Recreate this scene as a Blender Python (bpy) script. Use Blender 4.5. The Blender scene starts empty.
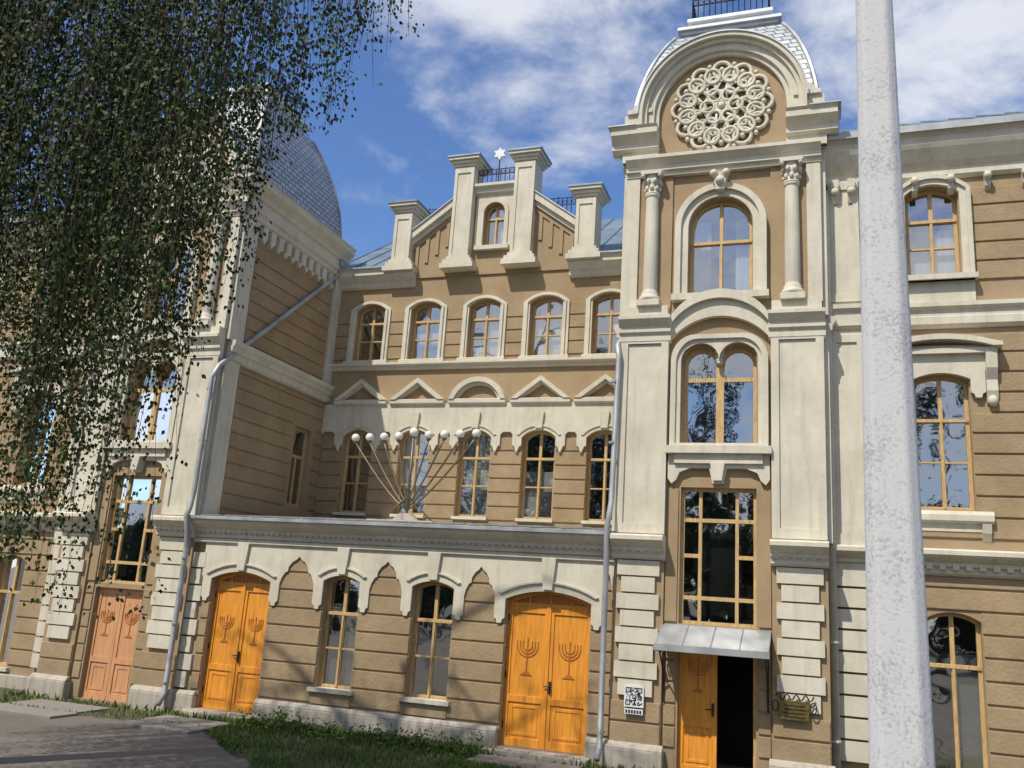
import bpy, math, random
import numpy as np
from mathutils import Vector, Matrix
random.seed(7); np.random.seed(7)
scene=bpy.context.scene
# ------------------------------------------------------------------ materials
def nt(name):
    m=bpy.data.materials.new(name); m.use_nodes=True
    t=m.node_tree; b=t.nodes['Principled BSDF']; return m,t,b
def plaster(name,c1,c2,rough=.85,bump=.15,bscale=40,streak=.25,stain=(.25,.2,.14),fine=.08):
    m,t,b=nt(name); N=t.nodes; L=t.links
    tc=N.new('ShaderNodeTexCoord')
    n1=N.new('ShaderNodeTexNoise'); n1.inputs['Scale'].default_value=1.3; n1.inputs['Detail'].default_value=5; n1.inputs['Roughness'].default_value=.7
    L.new(tc.outputs['Object'],n1.inputs['Vector'])
    r=N.new('ShaderNodeValToRGB'); r.color_ramp.elements[0].position=.35; r.color_ramp.elements[1].position=.65
    r.color_ramp.elements[0].color=(*c1,1); r.color_ramp.elements[1].color=(*c2,1)
    L.new(n1.outputs['Fac'],r.inputs['Fac'])
    mp=N.new('ShaderNodeMapping'); mp.inputs['Scale'].default_value=(5,5,.5)
    L.new(tc.outputs['Object'],mp.inputs['Vector'])
    n2=N.new('ShaderNodeTexNoise'); n2.inputs['Scale'].default_value=1.5; n2.inputs['Detail'].default_value=4
    L.new(mp.outputs[0],n2.inputs['Vector'])
    r2=N.new('ShaderNodeValToRGB'); r2.color_ramp.elements[0].position=.50; r2.color_ramp.elements[1].position=.78
    r2.color_ramp.elements[0].color=(0,0,0,1); r2.color_ramp.elements[1].color=(streak,streak,streak,1)
    L.new(n2.outputs['Fac'],r2.inputs['Fac'])
    mx=N.new('ShaderNodeMixRGB'); mx.inputs[2].default_value=(*stain,1)
    L.new(r2.outputs[0],mx.inputs[0]); L.new(r.outputs[0],mx.inputs[1])
    sep=N.new('ShaderNodeSeparateXYZ'); L.new(tc.outputs['Object'],sep.inputs[0])
    mr=N.new('ShaderNodeMapRange'); mr.inputs[1].default_value=-2.9; mr.inputs[2].default_value=-1.9; mr.inputs[3].default_value=.6; mr.inputs[4].default_value=0
    L.new(sep.outputs[2],mr.inputs[0])
    mu=N.new('ShaderNodeMath'); mu.operation='MULTIPLY'; L.new(mr.outputs[0],mu.inputs[0]); L.new(n1.outputs['Fac'],mu.inputs[1])
    mx2=N.new('ShaderNodeMixRGB'); mx2.inputs[2].default_value=(.12,.1,.075,1)
    L.new(mu.outputs[0],mx2.inputs[0]); L.new(mx.outputs[0],mx2.inputs[1])
    L.new(mx2.outputs[0],b.inputs['Base Color'])
    b.inputs['Roughness'].default_value=rough
    n3=N.new('ShaderNodeTexNoise'); n3.inputs['Scale'].default_value=bscale; n3.inputs['Detail'].default_value=3
    L.new(tc.outputs['Object'],n3.inputs['Vector'])
    bp=N.new('ShaderNodeBump'); bp.inputs['Strength'].default_value=bump; bp.inputs['Distance'].default_value=.02
    L.new(n3.outputs['Fac'],bp.inputs['Height']); L.new(bp.outputs[0],b.inputs['Normal'])
    return m
MAT={}
MAT['cream']=plaster('cream_plaster',(.53,.49,.385),(.65,.605,.485),bump=.2,streak=.32,stain=(.27,.23,.17))
MAT['tan']=plaster('tan_plaster',(.305,.215,.118),(.37,.27,.155),bump=.25)
MAT['tanr']=plaster('tan_rusticated',(.285,.2,.108),(.37,.27,.155),bump=.5,bscale=18,streak=.35)
MAT['plinth']=plaster('plinth_plaster',(.42,.38,.31),(.52,.47,.39),bump=.4,streak=.6,stain=(.15,.12,.09))
def simple(name,c,rough=.6,metal=0,nscale=8,var=.25,bump=.05,stretch=(1,1,1),spec=.5):
    m,t,b=nt(name);N=t.nodes;L=t.links
    tc=N.new('ShaderNodeTexCoord'); mp=N.new('ShaderNodeMapping'); mp.inputs['Scale'].default_value=stretch
    L.new(tc.outputs['Object'],mp.inputs[0])
    n=N.new('ShaderNodeTexNoise'); n.inputs['Scale'].default_value=nscale; n.inputs['Detail'].default_value=4
    L.new(mp.outputs[0],n.inputs['Vector'])
    r=N.new('ShaderNodeValToRGB'); r.color_ramp.elements[0].position=.3; r.color_ramp.elements[1].position=.7
    r.color_ramp.elements[0].color=(*[v*(1-var) for v in c],1); r.color_ramp.elements[1].color=(*[min(1,v*(1+var)) for v in c],1)
    L.new(n.outputs['Fac'],r.inputs[0]); L.new(r.outputs[0],b.inputs['Base Color'])
    b.inputs['Roughness'].default_value=rough; b.inputs['Metallic'].default_value=metal
    b.inputs['Specular IOR Level'].default_value=spec
    if bump>0:
        bp=N.new('ShaderNodeBump'); bp.inputs['Strength'].default_value=bump*4; bp.inputs['Distance'].default_value=.01
        L.new(n.outputs['Fac'],bp.inputs['Height']); L.new(bp.outputs[0],b.inputs['Normal'])
    return m
MAT['frame']=simple('ochre_window_wood',(.52,.35,.15),.5,0,6,.25,.05,(8,8,1))
MAT['door']=simple('orange_door_wood',(.70,.28,.03),.42,0,3,.2,.08,(9,9,.7))
MAT['doord']=simple('orange_wood_carving',(.40,.14,.02),.5,0,3,.2,.05)
MAT['doorp']=simple('faded_pink_door_wood',(.55,.28,.13),.6,0,3,.2,.05,(9,9,.7))
MAT['zinc']=simple('zinc_sheet',(.36,.37,.37),.5,.35,2.5,.25,.05)
MAT['roof']=simple('blue_grey_metal_roof',(.20,.26,.30),.45,.4,1.5,.25,.04)
MAT['iron']=simple('black_iron',(.02,.02,.022),.5,.3,20,.3,0)
MAT['white']=simple('white_metal',(.60,.62,.63),.45,.1,3,.12,.03)
MAT['beigepipe']=simple('beige_pipe_paint',(.5,.45,.37),.5,0,4,.12,.03)
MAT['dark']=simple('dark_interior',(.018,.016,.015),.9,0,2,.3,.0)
MAT['curtain']=simple('window_curtain',(.66,.66,.63),.9,0,3,.12,.2,(10,1,.4))
MAT['blind']=simple('window_blind',(.22,.22,.20),.8,0,3,.1,.1,(.3,.3,25))
MAT['steel']=simple('menorah_bronzed_steel',(.17,.14,.09),.45,.4,4,.2,.03)
MAT['globe']=simple('menorah_glass_globe',(.75,.73,.66),.15,0,4,.08,.0)
MAT['gold']=simple('brass_plaque',(.22,.16,.05),.4,.7,15,.4,.1)
MAT['signwhite']=simple('sign_white',(.7,.7,.7),.5,0,5,.05,.0)
MAT['signblack']=simple('sign_black',(.02,.02,.02),.5,0,5,.1,.0)
def scaled():
    m,t,b=nt('scaled_zinc_roof');N=t.nodes;L=t.links
    tc=N.new('ShaderNodeTexCoord'); sp=N.new('ShaderNodeSeparateXYZ'); L.new(tc.outputs['Object'],sp.inputs[0])
    ad=N.new('ShaderNodeMath');ad.operation='ADD';L.new(sp.outputs[0],ad.inputs[0]);L.new(sp.outputs[1],ad.inputs[1])
    cb=N.new('ShaderNodeCombineXYZ');L.new(ad.outputs[0],cb.inputs[0]);L.new(sp.outputs[2],cb.inputs[1])
    br=N.new('ShaderNodeTexBrick');br.inputs['Scale'].default_value=1;br.inputs['Brick Width'].default_value=.22;br.inputs['Row Height'].default_value=.14
    br.inputs['Mortar Size'].default_value=.014;br.inputs['Color1'].default_value=(.5,.52,.53,1);br.inputs['Color2'].default_value=(.36,.38,.39,1);br.inputs['Mortar'].default_value=(.09,.095,.1,1)
    L.new(cb.outputs[0],br.inputs['Vector']);L.new(br.outputs['Color'],b.inputs['Base Color'])
    b.inputs['Metallic'].default_value=.25;b.inputs['Roughness'].default_value=.45
    bp=N.new('ShaderNodeBump');bp.inputs['Strength'].default_value=.6;bp.inputs['Distance'].default_value=.03;bp.invert=True
    L.new(br.outputs['Fac'],bp.inputs['Height']);L.new(bp.outputs[0],b.inputs['Normal'])
    return m
MAT['scales']=scaled()
def glass():
    m,t,b=nt('window_glass');N=t.nodes;L=t.links
    N.remove(b);out=[n for n in N if n.type=='OUTPUT_MATERIAL'][0]
    tr=N.new('ShaderNodeBsdfTransparent');tr.inputs[0].default_value=(.74,.78,.78,1)
    gl=N.new('ShaderNodeBsdfGlossy');gl.inputs['Roughness'].default_value=.02;gl.inputs['Color'].default_value=(.95,.96,.96,1)
    tc=N.new('ShaderNodeTexCoord');n=N.new('ShaderNodeTexNoise');n.inputs['Scale'].default_value=1.5;n.inputs['Detail'].default_value=1
    L.new(tc.outputs['Object'],n.inputs['Vector'])
    bp=N.new('ShaderNodeBump');bp.inputs['Strength'].default_value=.22;bp.inputs['Distance'].default_value=.05
    L.new(n.outputs['Fac'],bp.inputs['Height']);L.new(bp.outputs[0],gl.inputs['Normal'])
    fr=N.new('ShaderNodeFresnel');fr.inputs[0].default_value=1.5
    ma=N.new('ShaderNodeMath');ma.operation='MULTIPLY_ADD';ma.inputs[1].default_value=1.2;ma.inputs[2].default_value=.34;ma.use_clamp=True
    L.new(fr.outputs[0],ma.inputs[0])
    mx=N.new('ShaderNodeMixShader');L.new(ma.outputs[0],mx.inputs[0]);L.new(tr.outputs[0],mx.inputs[1]);L.new(gl.outputs[0],mx.inputs[2])
    L.new(mx.outputs[0],out.inputs[0]);return m
MAT['glass']=glass()
def leafmat(name,c1,c2):
    m,t,b=nt(name);N=t.nodes;L=t.links
    g=N.new('ShaderNodeNewGeometry');r=N.new('ShaderNodeValToRGB')
    r.color_ramp.elements[0].color=(*c1,1);r.color_ramp.elements[1].color=(*c2,1)
    L.new(g.outputs['Random Per Island'],r.inputs[0]);L.new(r.outputs[0],b.inputs['Base Color'])
    b.inputs['Roughness'].default_value=.6; b.inputs['Specular IOR Level'].default_value=.15
    return m
MAT['leaf']=leafmat('birch_leaf',(.016,.029,.007),(.062,.090,.020))
MAT['leaf2']=leafmat('street_tree_leaf',(.02,.032,.010),(.06,.08,.025))
MAT['grass']=leafmat('grass_blade',(.06,.10,.02),(.15,.20,.05))
MAT['bark']=simple('birch_bark',(.3,.28,.25),.9,0,4,.7,.4,(1,1,5))
MAT['twig']=simple('birch_twig',(.04,.03,.02),.9,0,10,.3,0)
MAT['hedge']=simple('dark_tree_mass',(.03,.045,.018),.9,0,2.5,.6,0)
# ------------------------------------------------------------------ geometry helpers
class Group:
    def __init__(s,name): s.name=name; s.parts={}
    def add(s,part,vs,fs,mat=None):
        if part not in s.parts: s.parts[part]=[[],[],mat]
        P=s.parts[part]; o=len(P[0]); P[0].extend(vs); P[1].extend([tuple(i+o for i in f) for f in fs])
    def build(s,matmap,bevel={},smooth=()):
        import bmesh
        e=bpy.data.objects.new(s.name,None); scene.collection.objects.link(e)
        for k,(V,F,_) in s.parts.items():
            me=bpy.data.meshes.new(k); me.from_pydata(V,[],F); me.update()
            bm=bmesh.new(); bm.from_mesh(me); bmesh.ops.recalc_face_normals(bm,faces=bm.faces); bm.to_mesh(me); bm.free()
            o=bpy.data.objects.new(k,me); me.materials.append(MAT[matmap[k]]); o.parent=e; scene.collection.objects.link(o)
            if k in smooth:
                for p in me.polygons: p.use_smooth=True
            if k in bevel:
                b=o.modifiers.new('bevel','BEVEL'); b.width=bevel[k]; b.segments=2; b.limit_method='ANGLE'; b.angle_limit=math.radians(40); b.use_clamp_overlap=True
        return e
def box(G,p,x0,x1,y0,y1,z0,z1):
    G.add(p,[(x0,y0,z0),(x1,y0,z0),(x1,y1,z0),(x0,y1,z0),(x0,y0,z1),(x1,y0,z1),(x1,y1,z1),(x0,y1,z1)],
      [(0,3,2,1),(4,5,6,7),(0,1,5,4),(1,2,6,5),(2,3,7,6),(3,0,4,7)])
def prism(G,p,pts,a,b,axis='y'):
    n=len(pts)
    if axis=='y': V=[(x,a,z) for x,z in pts]+[(x,b,z) for x,z in pts]
    else: V=[(a,y,z) for y,z in pts]+[(b,y,z) for y,z in pts]
    F=[tuple(range(n)),tuple(range(2*n-1,n-1,-1))]+[(i,i+n,(i+1)%n+n,(i+1)%n) for i in range(n)]
    G.add(p,V,F)
def plate(G,p,outer,holes,a,b,axis='y'):
    cu=bpy.data.curves.new('c','CURVE'); cu.dimensions='2D'; cu.fill_mode='BOTH'; cu.extrude=(b-a)/2
    for poly in [outer]+holes:
        s=cu.splines.new('POLY'); s.points.add(len(poly)-1)
        for i,(x,z) in enumerate(poly): s.points[i].co=(x,z,0,1)
        s.use_cyclic_u=True
    o=bpy.data.objects.new('c',cu); scene.collection.objects.link(o)
    dg=bpy.context.evaluated_depsgraph_get(); me=bpy.data.meshes.new_from_object(o.evaluated_get(dg))
    m=(a+b)/2
    if axis=='y': V=[(v.co.x,m+v.co.z,v.co.y) for v in me.vertices]
    else: V=[(m+v.co.z,v.co.x,v.co.y) for v in me.vertices]
    key={};idx=[];VV=[]
    for v in V:
        k=(round(v[0],4),round(v[1],4),round(v[2],4))
        if k not in key: key[k]=len(VV); VV.append(v)
        idx.append(key[k])
    F=[]
    for q in me.polygons:
        f=[];
        for i in q.vertices:
            if idx[i] not in f: f.append(idx[i])
        if len(f)>2: F.append(tuple(f))
    G.add(p,VV,F)
    bpy.data.objects.remove(o); bpy.data.meshes.remove(me); bpy.data.curves.remove(cu)
def arc(xc,half,zs,h,n=14,x0=None,x1=None):
    if h<=.001: return [(xc+half,zs),(xc-half,zs)]
    R=(half*half+h*h)/(2*h); zc=zs+h-R; a=math.asin(min(1,half/R))
    return [(xc+R*math.sin(a-2*a*i/n), zc+R*math.cos(a-2*a*i/n)) for i in range(n+1)]
def opening(xc,half,zb,zs,h,n=14): return [(xc-half,zb),(xc+half,zb)]+arc(xc,half,zs,h,n)
def tube(G,p,path,r,n=8,cap=True):
    P=[Vector(q) for q in path]; rs=r if isinstance(r,(list,tuple)) else [r]*len(P)
    V=[];F=[]; up=None
    for i,q in enumerate(P):
        t=((P[min(i+1,len(P)-1)]-P[max(i-1,0)])).normalized()
        if up is None: up=Vector((0,0,1)) if abs(t.z)<.9 else Vector((0,1,0))
        s=t.cross(up); 
        if s.length<1e-4: s=t.cross(Vector((1,.1,0)))
        s.normalize(); u=s.cross(t).normalized(); up=u
        for k in range(n):
            a=2*math.pi*k/n; V.append(tuple(q+(s*math.cos(a)+u*math.sin(a))*rs[i]))
    for i in range(len(P)-1):
        for k in range(n):
            F.append((i*n+k,i*n+(k+1)%n,(i+1)*n+(k+1)%n,(i+1)*n+k))
    if cap: F.append(tuple(range(n))[::-1]); F.append(tuple((len(P)-1)*n+k for k in range(n)))
    G.add(p,V,F)
def sphere(G,p,c,r,n=10,m=7,sz=1):
    V=[(c[0],c[1],c[2]+r*sz)];F=[]
    for i in range(1,m):
        a=math.pi*i/m
        for k in range(n):
            b=2*math.pi*k/n; V.append((c[0]+r*math.sin(a)*math.cos(b),c[1]+r*math.sin(a)*math.sin(b),c[2]+r*sz*math.cos(a)))
    V.append((c[0],c[1],c[2]-r*sz)); e=len(V)-1
    for k in range(n): F.append((0,1+k,1+(k+1)%n)); F.append((e,1+(m-2)*n+(k+1)%n,1+(m-2)*n+k))
    for i in range(m-2):
        for k in range(n): a=1+i*n+k;b=1+i*n+(k+1)%n; F.append((a,a+n,b+n,b))
    G.add(p,V,F)
def lathe(G,p,c,prof,n=16):
    V=[];F=[]
    for r,z in prof:
        for k in range(n): a=2*math.pi*k/n; V.append((c[0]+r*math.cos(a),c[1]+r*math.sin(a),z))
    for i in range(len(prof)-1):
        for k in range(n): F.append((i*n+k,i*n+(k+1)%n,(i+1)*n+(k+1)%n,(i+1)*n+k))
    F.append(tuple(range(n))[::-1]); F.append(tuple((len(prof)-1)*n+k for k in range(n)))
    G.add(p,V,F)
def ringseg(G,p,xc,zc,r0,r1,a0,a1,y0,y1,n=28):
    o=[(xc+r1*math.cos(math.radians(a0+(a1-a0)*i/n)),zc+r1*math.sin(math.radians(a0+(a1-a0)*i/n))) for i in range(n+1)]
    q=[(xc+r0*math.cos(math.radians(a0+(a1-a0)*i/n)),zc+r0*math.sin(math.radians(a0+(a1-a0)*i/n))) for i in range(n+1)]
    V=[(x,y0,z) for x,z in o]+[(x,y0,z) for x,z in q]+[(x,y1,z) for x,z in o]+[(x,y1,z) for x,z in q]
    m=n+1;F=[]
    for i in range(n):
        F+=[(i,i+1,m+i+1,m+i),(2*m+i,3*m+i,3*m+i+1,2*m+i+1),(i,2*m+i,2*m+i+1,i+1),(m+i,m+i+1,3*m+i+1,3*m+i)]
    F+=[(0,m,3*m,2*m),(n,2*m+n,3*m+n,m+n)]
    G.add(p,V,F)
def mould(G,p,x0,x1,Y,prof):
    pts=[(Y+.06,prof[0][1])]+[(Y-a,z) for a,z in prof]+[(Y+.06,prof[-1][1])]
    prism(G,p,pts,x0,x1,'x')
def mouldside(G,p,X,sg,y0,y1,prof):
    pts=[(X-sg*.06,prof[0][1])]+[(X+sg*a,z) for a,z in prof]+[(X-sg*.06,prof[-1][1])]
    prism(G,p,pts,y0,y1,'y')
def rust(G,p,x0,x1,z0,z1,Y,excl=(),step=.36,gap=.036,d=.03,axis='y',sg=1):
    z=z0
    while z<z1-.08:
        za,zb=z+gap/2,min(z+step-gap/2,z1)
        iv=[(x0,x1)]
        for (ea,eb,ec,ed) in excl:
            if ed>za and ec<zb:
                nv=[]
                for a,b in iv:
                    if eb<=a or ea>=b: nv.append((a,b)); continue
                    if ea>a: nv.append((a,ea))
                    if eb<b: nv.append((eb,b))
                iv=nv
        for a,b in iv:
            if b-a>.08:
                if axis=='y': box(G,p,a+.012,b-.012,Y-d,Y+.02,za,zb)
                else: box(G,p,Y-.02 if sg>0 else Y-d,Y+d if sg>0 else Y+.02,a,b,za,zb)
        z+=step
def dentils(G,p,x0,x1,Y,z0,z1,step,w,d):
    n=int((x1-x0)/step); s=(x1-x0)/n
    for i in range(n):
        c=x0+s*(i+.5); box(G,p,c-w/2,c+w/2,Y-d,Y+.02,z0,z1)
def dentside(G,p,X,sg,y0,y1,z0,z1,step,w,d):
    n=int((y1-y0)/step); s=(y1-y0)/n
    for i in range(n):
        c=y0+s*(i+.5); a,b=sorted((X-sg*.02,X+sg*d)); box(G,p,a,b,c-w/2,c+w/2,z0,z1)
def window(G,xc,half,zb,zs,h,Y,style='d',t=.065,rec=.16,trans=.66,bar=True,bar2=True):
    out=opening(xc,half,zb,zs,h)
    H=zs+h-zb; zt=zb+H*trans
    if h>.001: R=(half*half+h*h)/(2*h); zc=zs+h-R
    def top(x):
        if h<=.001: return zs-t
        return max(zc+math.sqrt(max((R-t)**2-(x-xc)**2,0)) , zt+.08)
    hs=[]
    for xa,xb in ((xc-half+t,xc-.035),(xc+.035,xc+half-t)):
        lo,hi=zb+t,zt-.035
        if bar:
            mz=lo+(hi-lo)*.52
            hs.append([(xa,lo),(xb,lo),(xb,mz-.016),(xa,mz-.016)]); hs.append([(xa,mz+.016),(xb,mz+.016),(xb,hi),(xa,hi)])
        else: hs.append([(xa,lo),(xb,lo),(xb,hi),(xa,hi)])
        hs.append([(xa,zt+.035),(xb,zt+.035)]+[(xb+(xa-xb)*i/8,top(xb+(xa-xb)*i/8)) for i in range(9)])
    plate(G,'window_frames',out,hs,Y+rec,Y+rec+.07)
    box(G,'window_frames',xc-.02,xc+.02,Y+rec-.025,Y+rec+.01,zb+.03,zt)
    box(G,'window_frames',xc-half+.02,xc+half-.02,Y+rec-.03,Y+rec+.01,zt-.03,zt+.03)
    for poly in hs:
        tx=random.uniform(-.014,.014);tz=random.uniform(-.014,.014);cx=sum(q[0] for q in poly)/len(poly);cz=sum(q[1] for q in poly)/len(poly)
        G.add('window_glass',[(cx+(x-cx)*1.04,Y+rec+.035+(x-cx)*tx+(z-cz)*tz,cz+(z-cz)*1.03) for x,z in poly],[tuple(range(len(poly)))])
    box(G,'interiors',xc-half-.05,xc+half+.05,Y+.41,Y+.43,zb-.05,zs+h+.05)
    if style=='c':
        for s in (-1,1):
            a,b=sorted((xc+s*half,xc+s*half*random.uniform(.35,.55))); box(G,'curtains',a,b,Y+.30,Y+.31,zb,zs+h*.4)
    if style=='f': box(G,'curtains',xc-half,xc+half,Y+.30,Y+.31,zb,zb+H*random.uniform(.5,.62))
    if style=='w': box(G,'curtains',xc-half,xc+half,Y+.30,Y+.31,zb,zs+h)
    if style=='b': box(G,'blinds',xc-half,xc+half,Y+.30,Y+.31,zb,zt)
def frieze(G,p,xa,xb,ztop,ops,zl,pend,peak,zside,y0,y1,flat=False):
    pts=[(xa,ztop)]; prev=xa
    def gap(a,b):
        g=b-a
        if g<.12 or flat: return [(a,zside),(a+g*.2,zside+.07),(b-g*.2,zside+.07),(b,zside)]
        m=(a+b)/2;d=peak-zside
        half=[(0,0),(.05,.22),(.14,.42),(.2,.44),(.22,.62),(.32,.8),(.42,.88)]
        return [(a+g*u,zside+d*v) for u,v in half]+[(m,peak)]+[(b-g*u,zside+d*v) for u,v in half[::-1]]
    for c,hf,zs,h in ops:
        L=c-hf-pend; pts+=gap(prev,L)
        def pen(x0,x1): return [(x0,zl+.10),(x0+(x1-x0)*.22,zl+.07),(x0+(x1-x0)*.3,zl),(x0+(x1-x0)*.7,zl),(x0+(x1-x0)*.78,zl+.07),(x1,zl+.10)]
        pts+=pen(L,c-hf-.02)
        pts+=arc(c,hf+.02,zs,h,12)[::-1]
        pts+=pen(c+hf+.02,c+hf+pend); prev=c+hf+pend
    pts+=gap(prev,xb); pts.append((xb,ztop))
    prism(G,p,pts,y0,y1)
# ------------------------------------------------------------------ THE SYNAGOGUE
F=16.6; R=21.3; W=17.09; G0=-2.8
B=Group('synagogue')
TXR=-1.78; TXL=-15.03; TH=1.88
CORN=[(.04,.86),(.10,.90),(.10,1.0),(.16,1.02),(.16,1.08),(.30,1.16),(.34,1.2),(.34,1.27),(.30,1.3)]
def capital(x,y,z0,z1,r):
    H=z1-z0
    lathe(B,'column_stone',(x,y),[(r,z0),(r*1.25,z0+.02),(r*1.25,z0+.05),(r*.98,z0+.06),(r*1.05,z0+H*.5),(r*1.5,z0+H*.85)],14)
    for lv,(rr,zz) in enumerate(((r*1.12,z0+H*.3),(r*1.35,z0+H*.6))):
        for k in range(8):
            a=2*math.pi*(k+.5*lv)/8; sphere(B,'column_stone',(x+rr*math.cos(a),y+rr*math.sin(a),zz),r*.34,6,5,1.5)
    for sx in(-1,1):
        for sy in (-1,1): sphere(B,'column_stone',(x+sx*r*1.35,y+sy*r*1.35,z0+H*.82),r*.4,7,5)
    box(B,'trim',x-r*1.7,x+r*1.7,y-r*1.7,y+r*1.7,z0+H*.87,z1)
def railing(path,z,h):
    for i in range(len(path)-1):
        a=Vector((*path[i],0));b=Vector((*path[i+1],0));L=(b-a).length;n=max(2,int(L/.13))
        for zz in (z+.06,z+h*.72,z+h): tube(B,'railings',[(a.x,a.y,zz),(b.x,b.y,zz)],.013,5)
        for k in range(n+1):
            p=a.lerp(b,k/n); tube(B,'railings',[(p.x,p.y,z),(p.x,p.y,z+h+(.06 if k%3==0 else 0))],.011,4)
            if k<n:
                q=a.lerp(b,(k+.5)/n); d=(b-a).normalized()
                tube(B,'railings',[(q.x+d.x*.05*math.cos(t*1.05),q.y+d.y*.05*math.cos(t*1.05),z+h*.84+.05*math.sin(t*1.05)) for t in range(7)],.008,4,False)
def tower(xc,canopy,doorstyle):
    bif=[(xc-.685,3.03),(xc+.685,3.03)]+arc(xc+.3425,.3425,4.63,.34,10)+arc(xc-.3425,.3425,4.63,.34,10)[1:]
    DT=-.34; zb=G0+.05
    holes=[opening(xc,.605,6.0,7.42,.604),bif,opening(xc,.68,-.23,2.23,0),opening(xc,.67,zb,DT,0)]
    plate(B,'walls',[(xc-TH,G0-.2),(xc+TH,G0-.2),(xc+TH,9.2),(xc-TH,9.2)],holes,F,F+.4)
    window(B,xc,.605,6.0,7.42,.604,F,'c',trans=.56,bar=False)
    hs=[]
    for s in (-1,1):
        a,b=(xc+s*.3425-.27,xc+s*.3425+.27)
        hs.append([(a,3.1),(b,3.1),(b,4.28),(a,4.28)])
        cc=(a+b)/2
        hs.append([(a,4.36),(b,4.36)]+arc(cc,.27,4.6,.27,10))
    plate(B,'window_frames',bif,hs,F+.16,F+.23)
    for poly in hs:
        t1=random.uniform(-.015,.015);t2=random.uniform(-.015,.015);cx=sum(q[0] for q in poly)/len(poly);cz=sum(q[1] for q in poly)/len(poly)
        B.add('window_glass',[(cx+(x-cx)*1.04,F+.195+(x-cx)*t1+(z-cz)*t2,cz+(z-cz)*1.03) for x,z in poly],[tuple(range(len(poly)))])
    box(B,'interiors',xc-.75,xc+.75,F+.41,F+.43,2.95,5.05)
    capital(xc,F+.05,4.6,4.86,.05)
    x0,x1=xc-.68,xc+.68
    cols=[(x0+.06,x0+.32),(x0+.38,x1-.38),(x1-.32,x1-.06)]; rows=[[(-.17,.2),(.27,.95),(1.02,1.6),(1.67,2.17)],[(-.17,.2),(.27,1.6),(1.67,2.17)],[(-.17,.2),(.27,.95),(1.02,1.6),(1.67,2.17)]]
    ph=[[(a,c),(b,c),(b,d),(a,d)] for i,(a,b) in enumerate(cols) for c,d in rows[i]]
    plate(B,'window_frames',opening(xc,.68,-.23,2.23,0),ph,F+.12,F+.19)
    for poly in ph:
        t1=random.uniform(-.02,.02);t2=random.uniform(-.02,.02);cx=(poly[0][0]+poly[1][0])/2;cz=(poly[0][1]+poly[2][1])/2
        B.add('window_glass',[(x,F+.16+(x-cx)*t1+(z-cz)*t2,z) for x,z in poly],[(0,1,2,3)])
    box(B,'interiors',x0-.05,x1+.05,F+.41,F+.43,-.3,2.3)
    for s in (-1,1):
        X=xc+s*TH
        a,b=sorted((X,X-s*.3))
        if s==1 and xc<-5:
            plate(B,'walls',[(F+.4,G0-.2),(R+.2,G0-.2),(R+.2,9.2),(F+.4,9.2)],[[(19.95,2.0),(20.75,2.0),(20.75,4.1),(19.95,4.1)]],a,b,'x')
            plate(B,'window_frames',[(19.95,2.0),(20.75,2.0),(20.75,4.1),(19.95,4.1)],[[(20.02,2.08),(20.32,2.08),(20.32,3.3),(20.02,3.3)],[(20.38,2.08),(20.68,2.08),(20.68,3.3),(20.38,3.3)],[(20.02,3.37),(20.68,3.37),(20.68,4.03),(20.02,4.03)]],X-.2,X-.14,'x')
            B.add('window_glass',[(X-.17,19.95,2.0),(X-.17,20.75,2.0),(X-.17,20.75,4.1),(X-.17,19.95,4.1)],[(0,1,2,3)])
            box(B,'interiors',X-.34,X-.31,19.9,20.8,1.9,4.2)
        else: box(B,'walls',a,b,F+.4,R+.2,G0-.2,9.2)
        mouldside(B,'trim',X,s,F+.1,R,[(.05,5.02),(.1,5.06),(.1,5.2),(.16,5.24),(.16,5.32),(.22,5.4),(.22,5.5)])
        mouldside(B,'trim',X,s,F+.1,R,[(.03,8.66),(.1,8.72),(.1,8.84),(.16,8.88),(.16,8.96)])
        mouldside(B,'trim',X,s,F-.1,R+.1,[(.1,9.16),(.18,9.22),(.18,9.32),(.28,9.42),(.34,9.48),(.34,9.6),(.38,9.65)])
        box(B,'trim',*sorted((X-s*.05,X+s*.13)),F-.05,R+.05,8.96,9.165)
        dentside(B,'trim',X,s,F+.65,R-.1,8.35,8.66,.34,.2,.1)
        for i in range(12):
            y=F+.65+(R-.1-F-.65)*(i+.5)/12
            a2,b2=sorted((X-s*.02,X+s*.1)); prism(B,'trim',[(y-.1,8.35),(y,8.2),(y+.1,8.35)],a2,b2,'x')
        a2,b2=sorted((X-s*.02,X+s*.09)); box(B,'trim',a2,b2,F+.005,F+.55,1.3,5.02); box(B,'trim',a2,b2,F+.005,F+.55,5.5,8.66)
        box(B,'trim',a2,b2,R-.35,R,5.5,8.66)
        rust(B,'rustication',F+.65,R-.02,1.6,4.95,X,[(19.8,20.9,1.8,4.3)],axis='x',sg=s)
        rust(B,'rustication',F+.65,R-.4,5.6,8.1,X,axis='x',sg=s)
    for s in (-1,1):
        xo=xc+s*TH; xi=xc+s*.95; a,b=sorted((xo,xi))
        box(B,'trim',a,b,F-.12,F+.01,1.3,5.2)
        plate(B,'trim',[(a+.0,1.34),(b-.0,1.34),(b,5.18),(a,5.18)],[[(a+.14,1.52),(b-.14,1.52),(b-.14,5.0),(a+.14,5.0)]],F-.16,F-.10)
        mould(B,'trim',a-.04,b+.04,F-.12,[(.02,5.0),(.05,5.05),(.05,5.18),(.1,5.22),(.1,5.32),(.18,5.42),(.22,5.46),(.22,5.53)])
        box(B,'trim',a+.02,b-.02,F-.24,F+.01,5.53,5.74)
        a3,b3=sorted((xo,xo-s*.26)); box(B,'trim',a3,b3,F-.1,F+.01,5.74,8.8)
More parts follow.
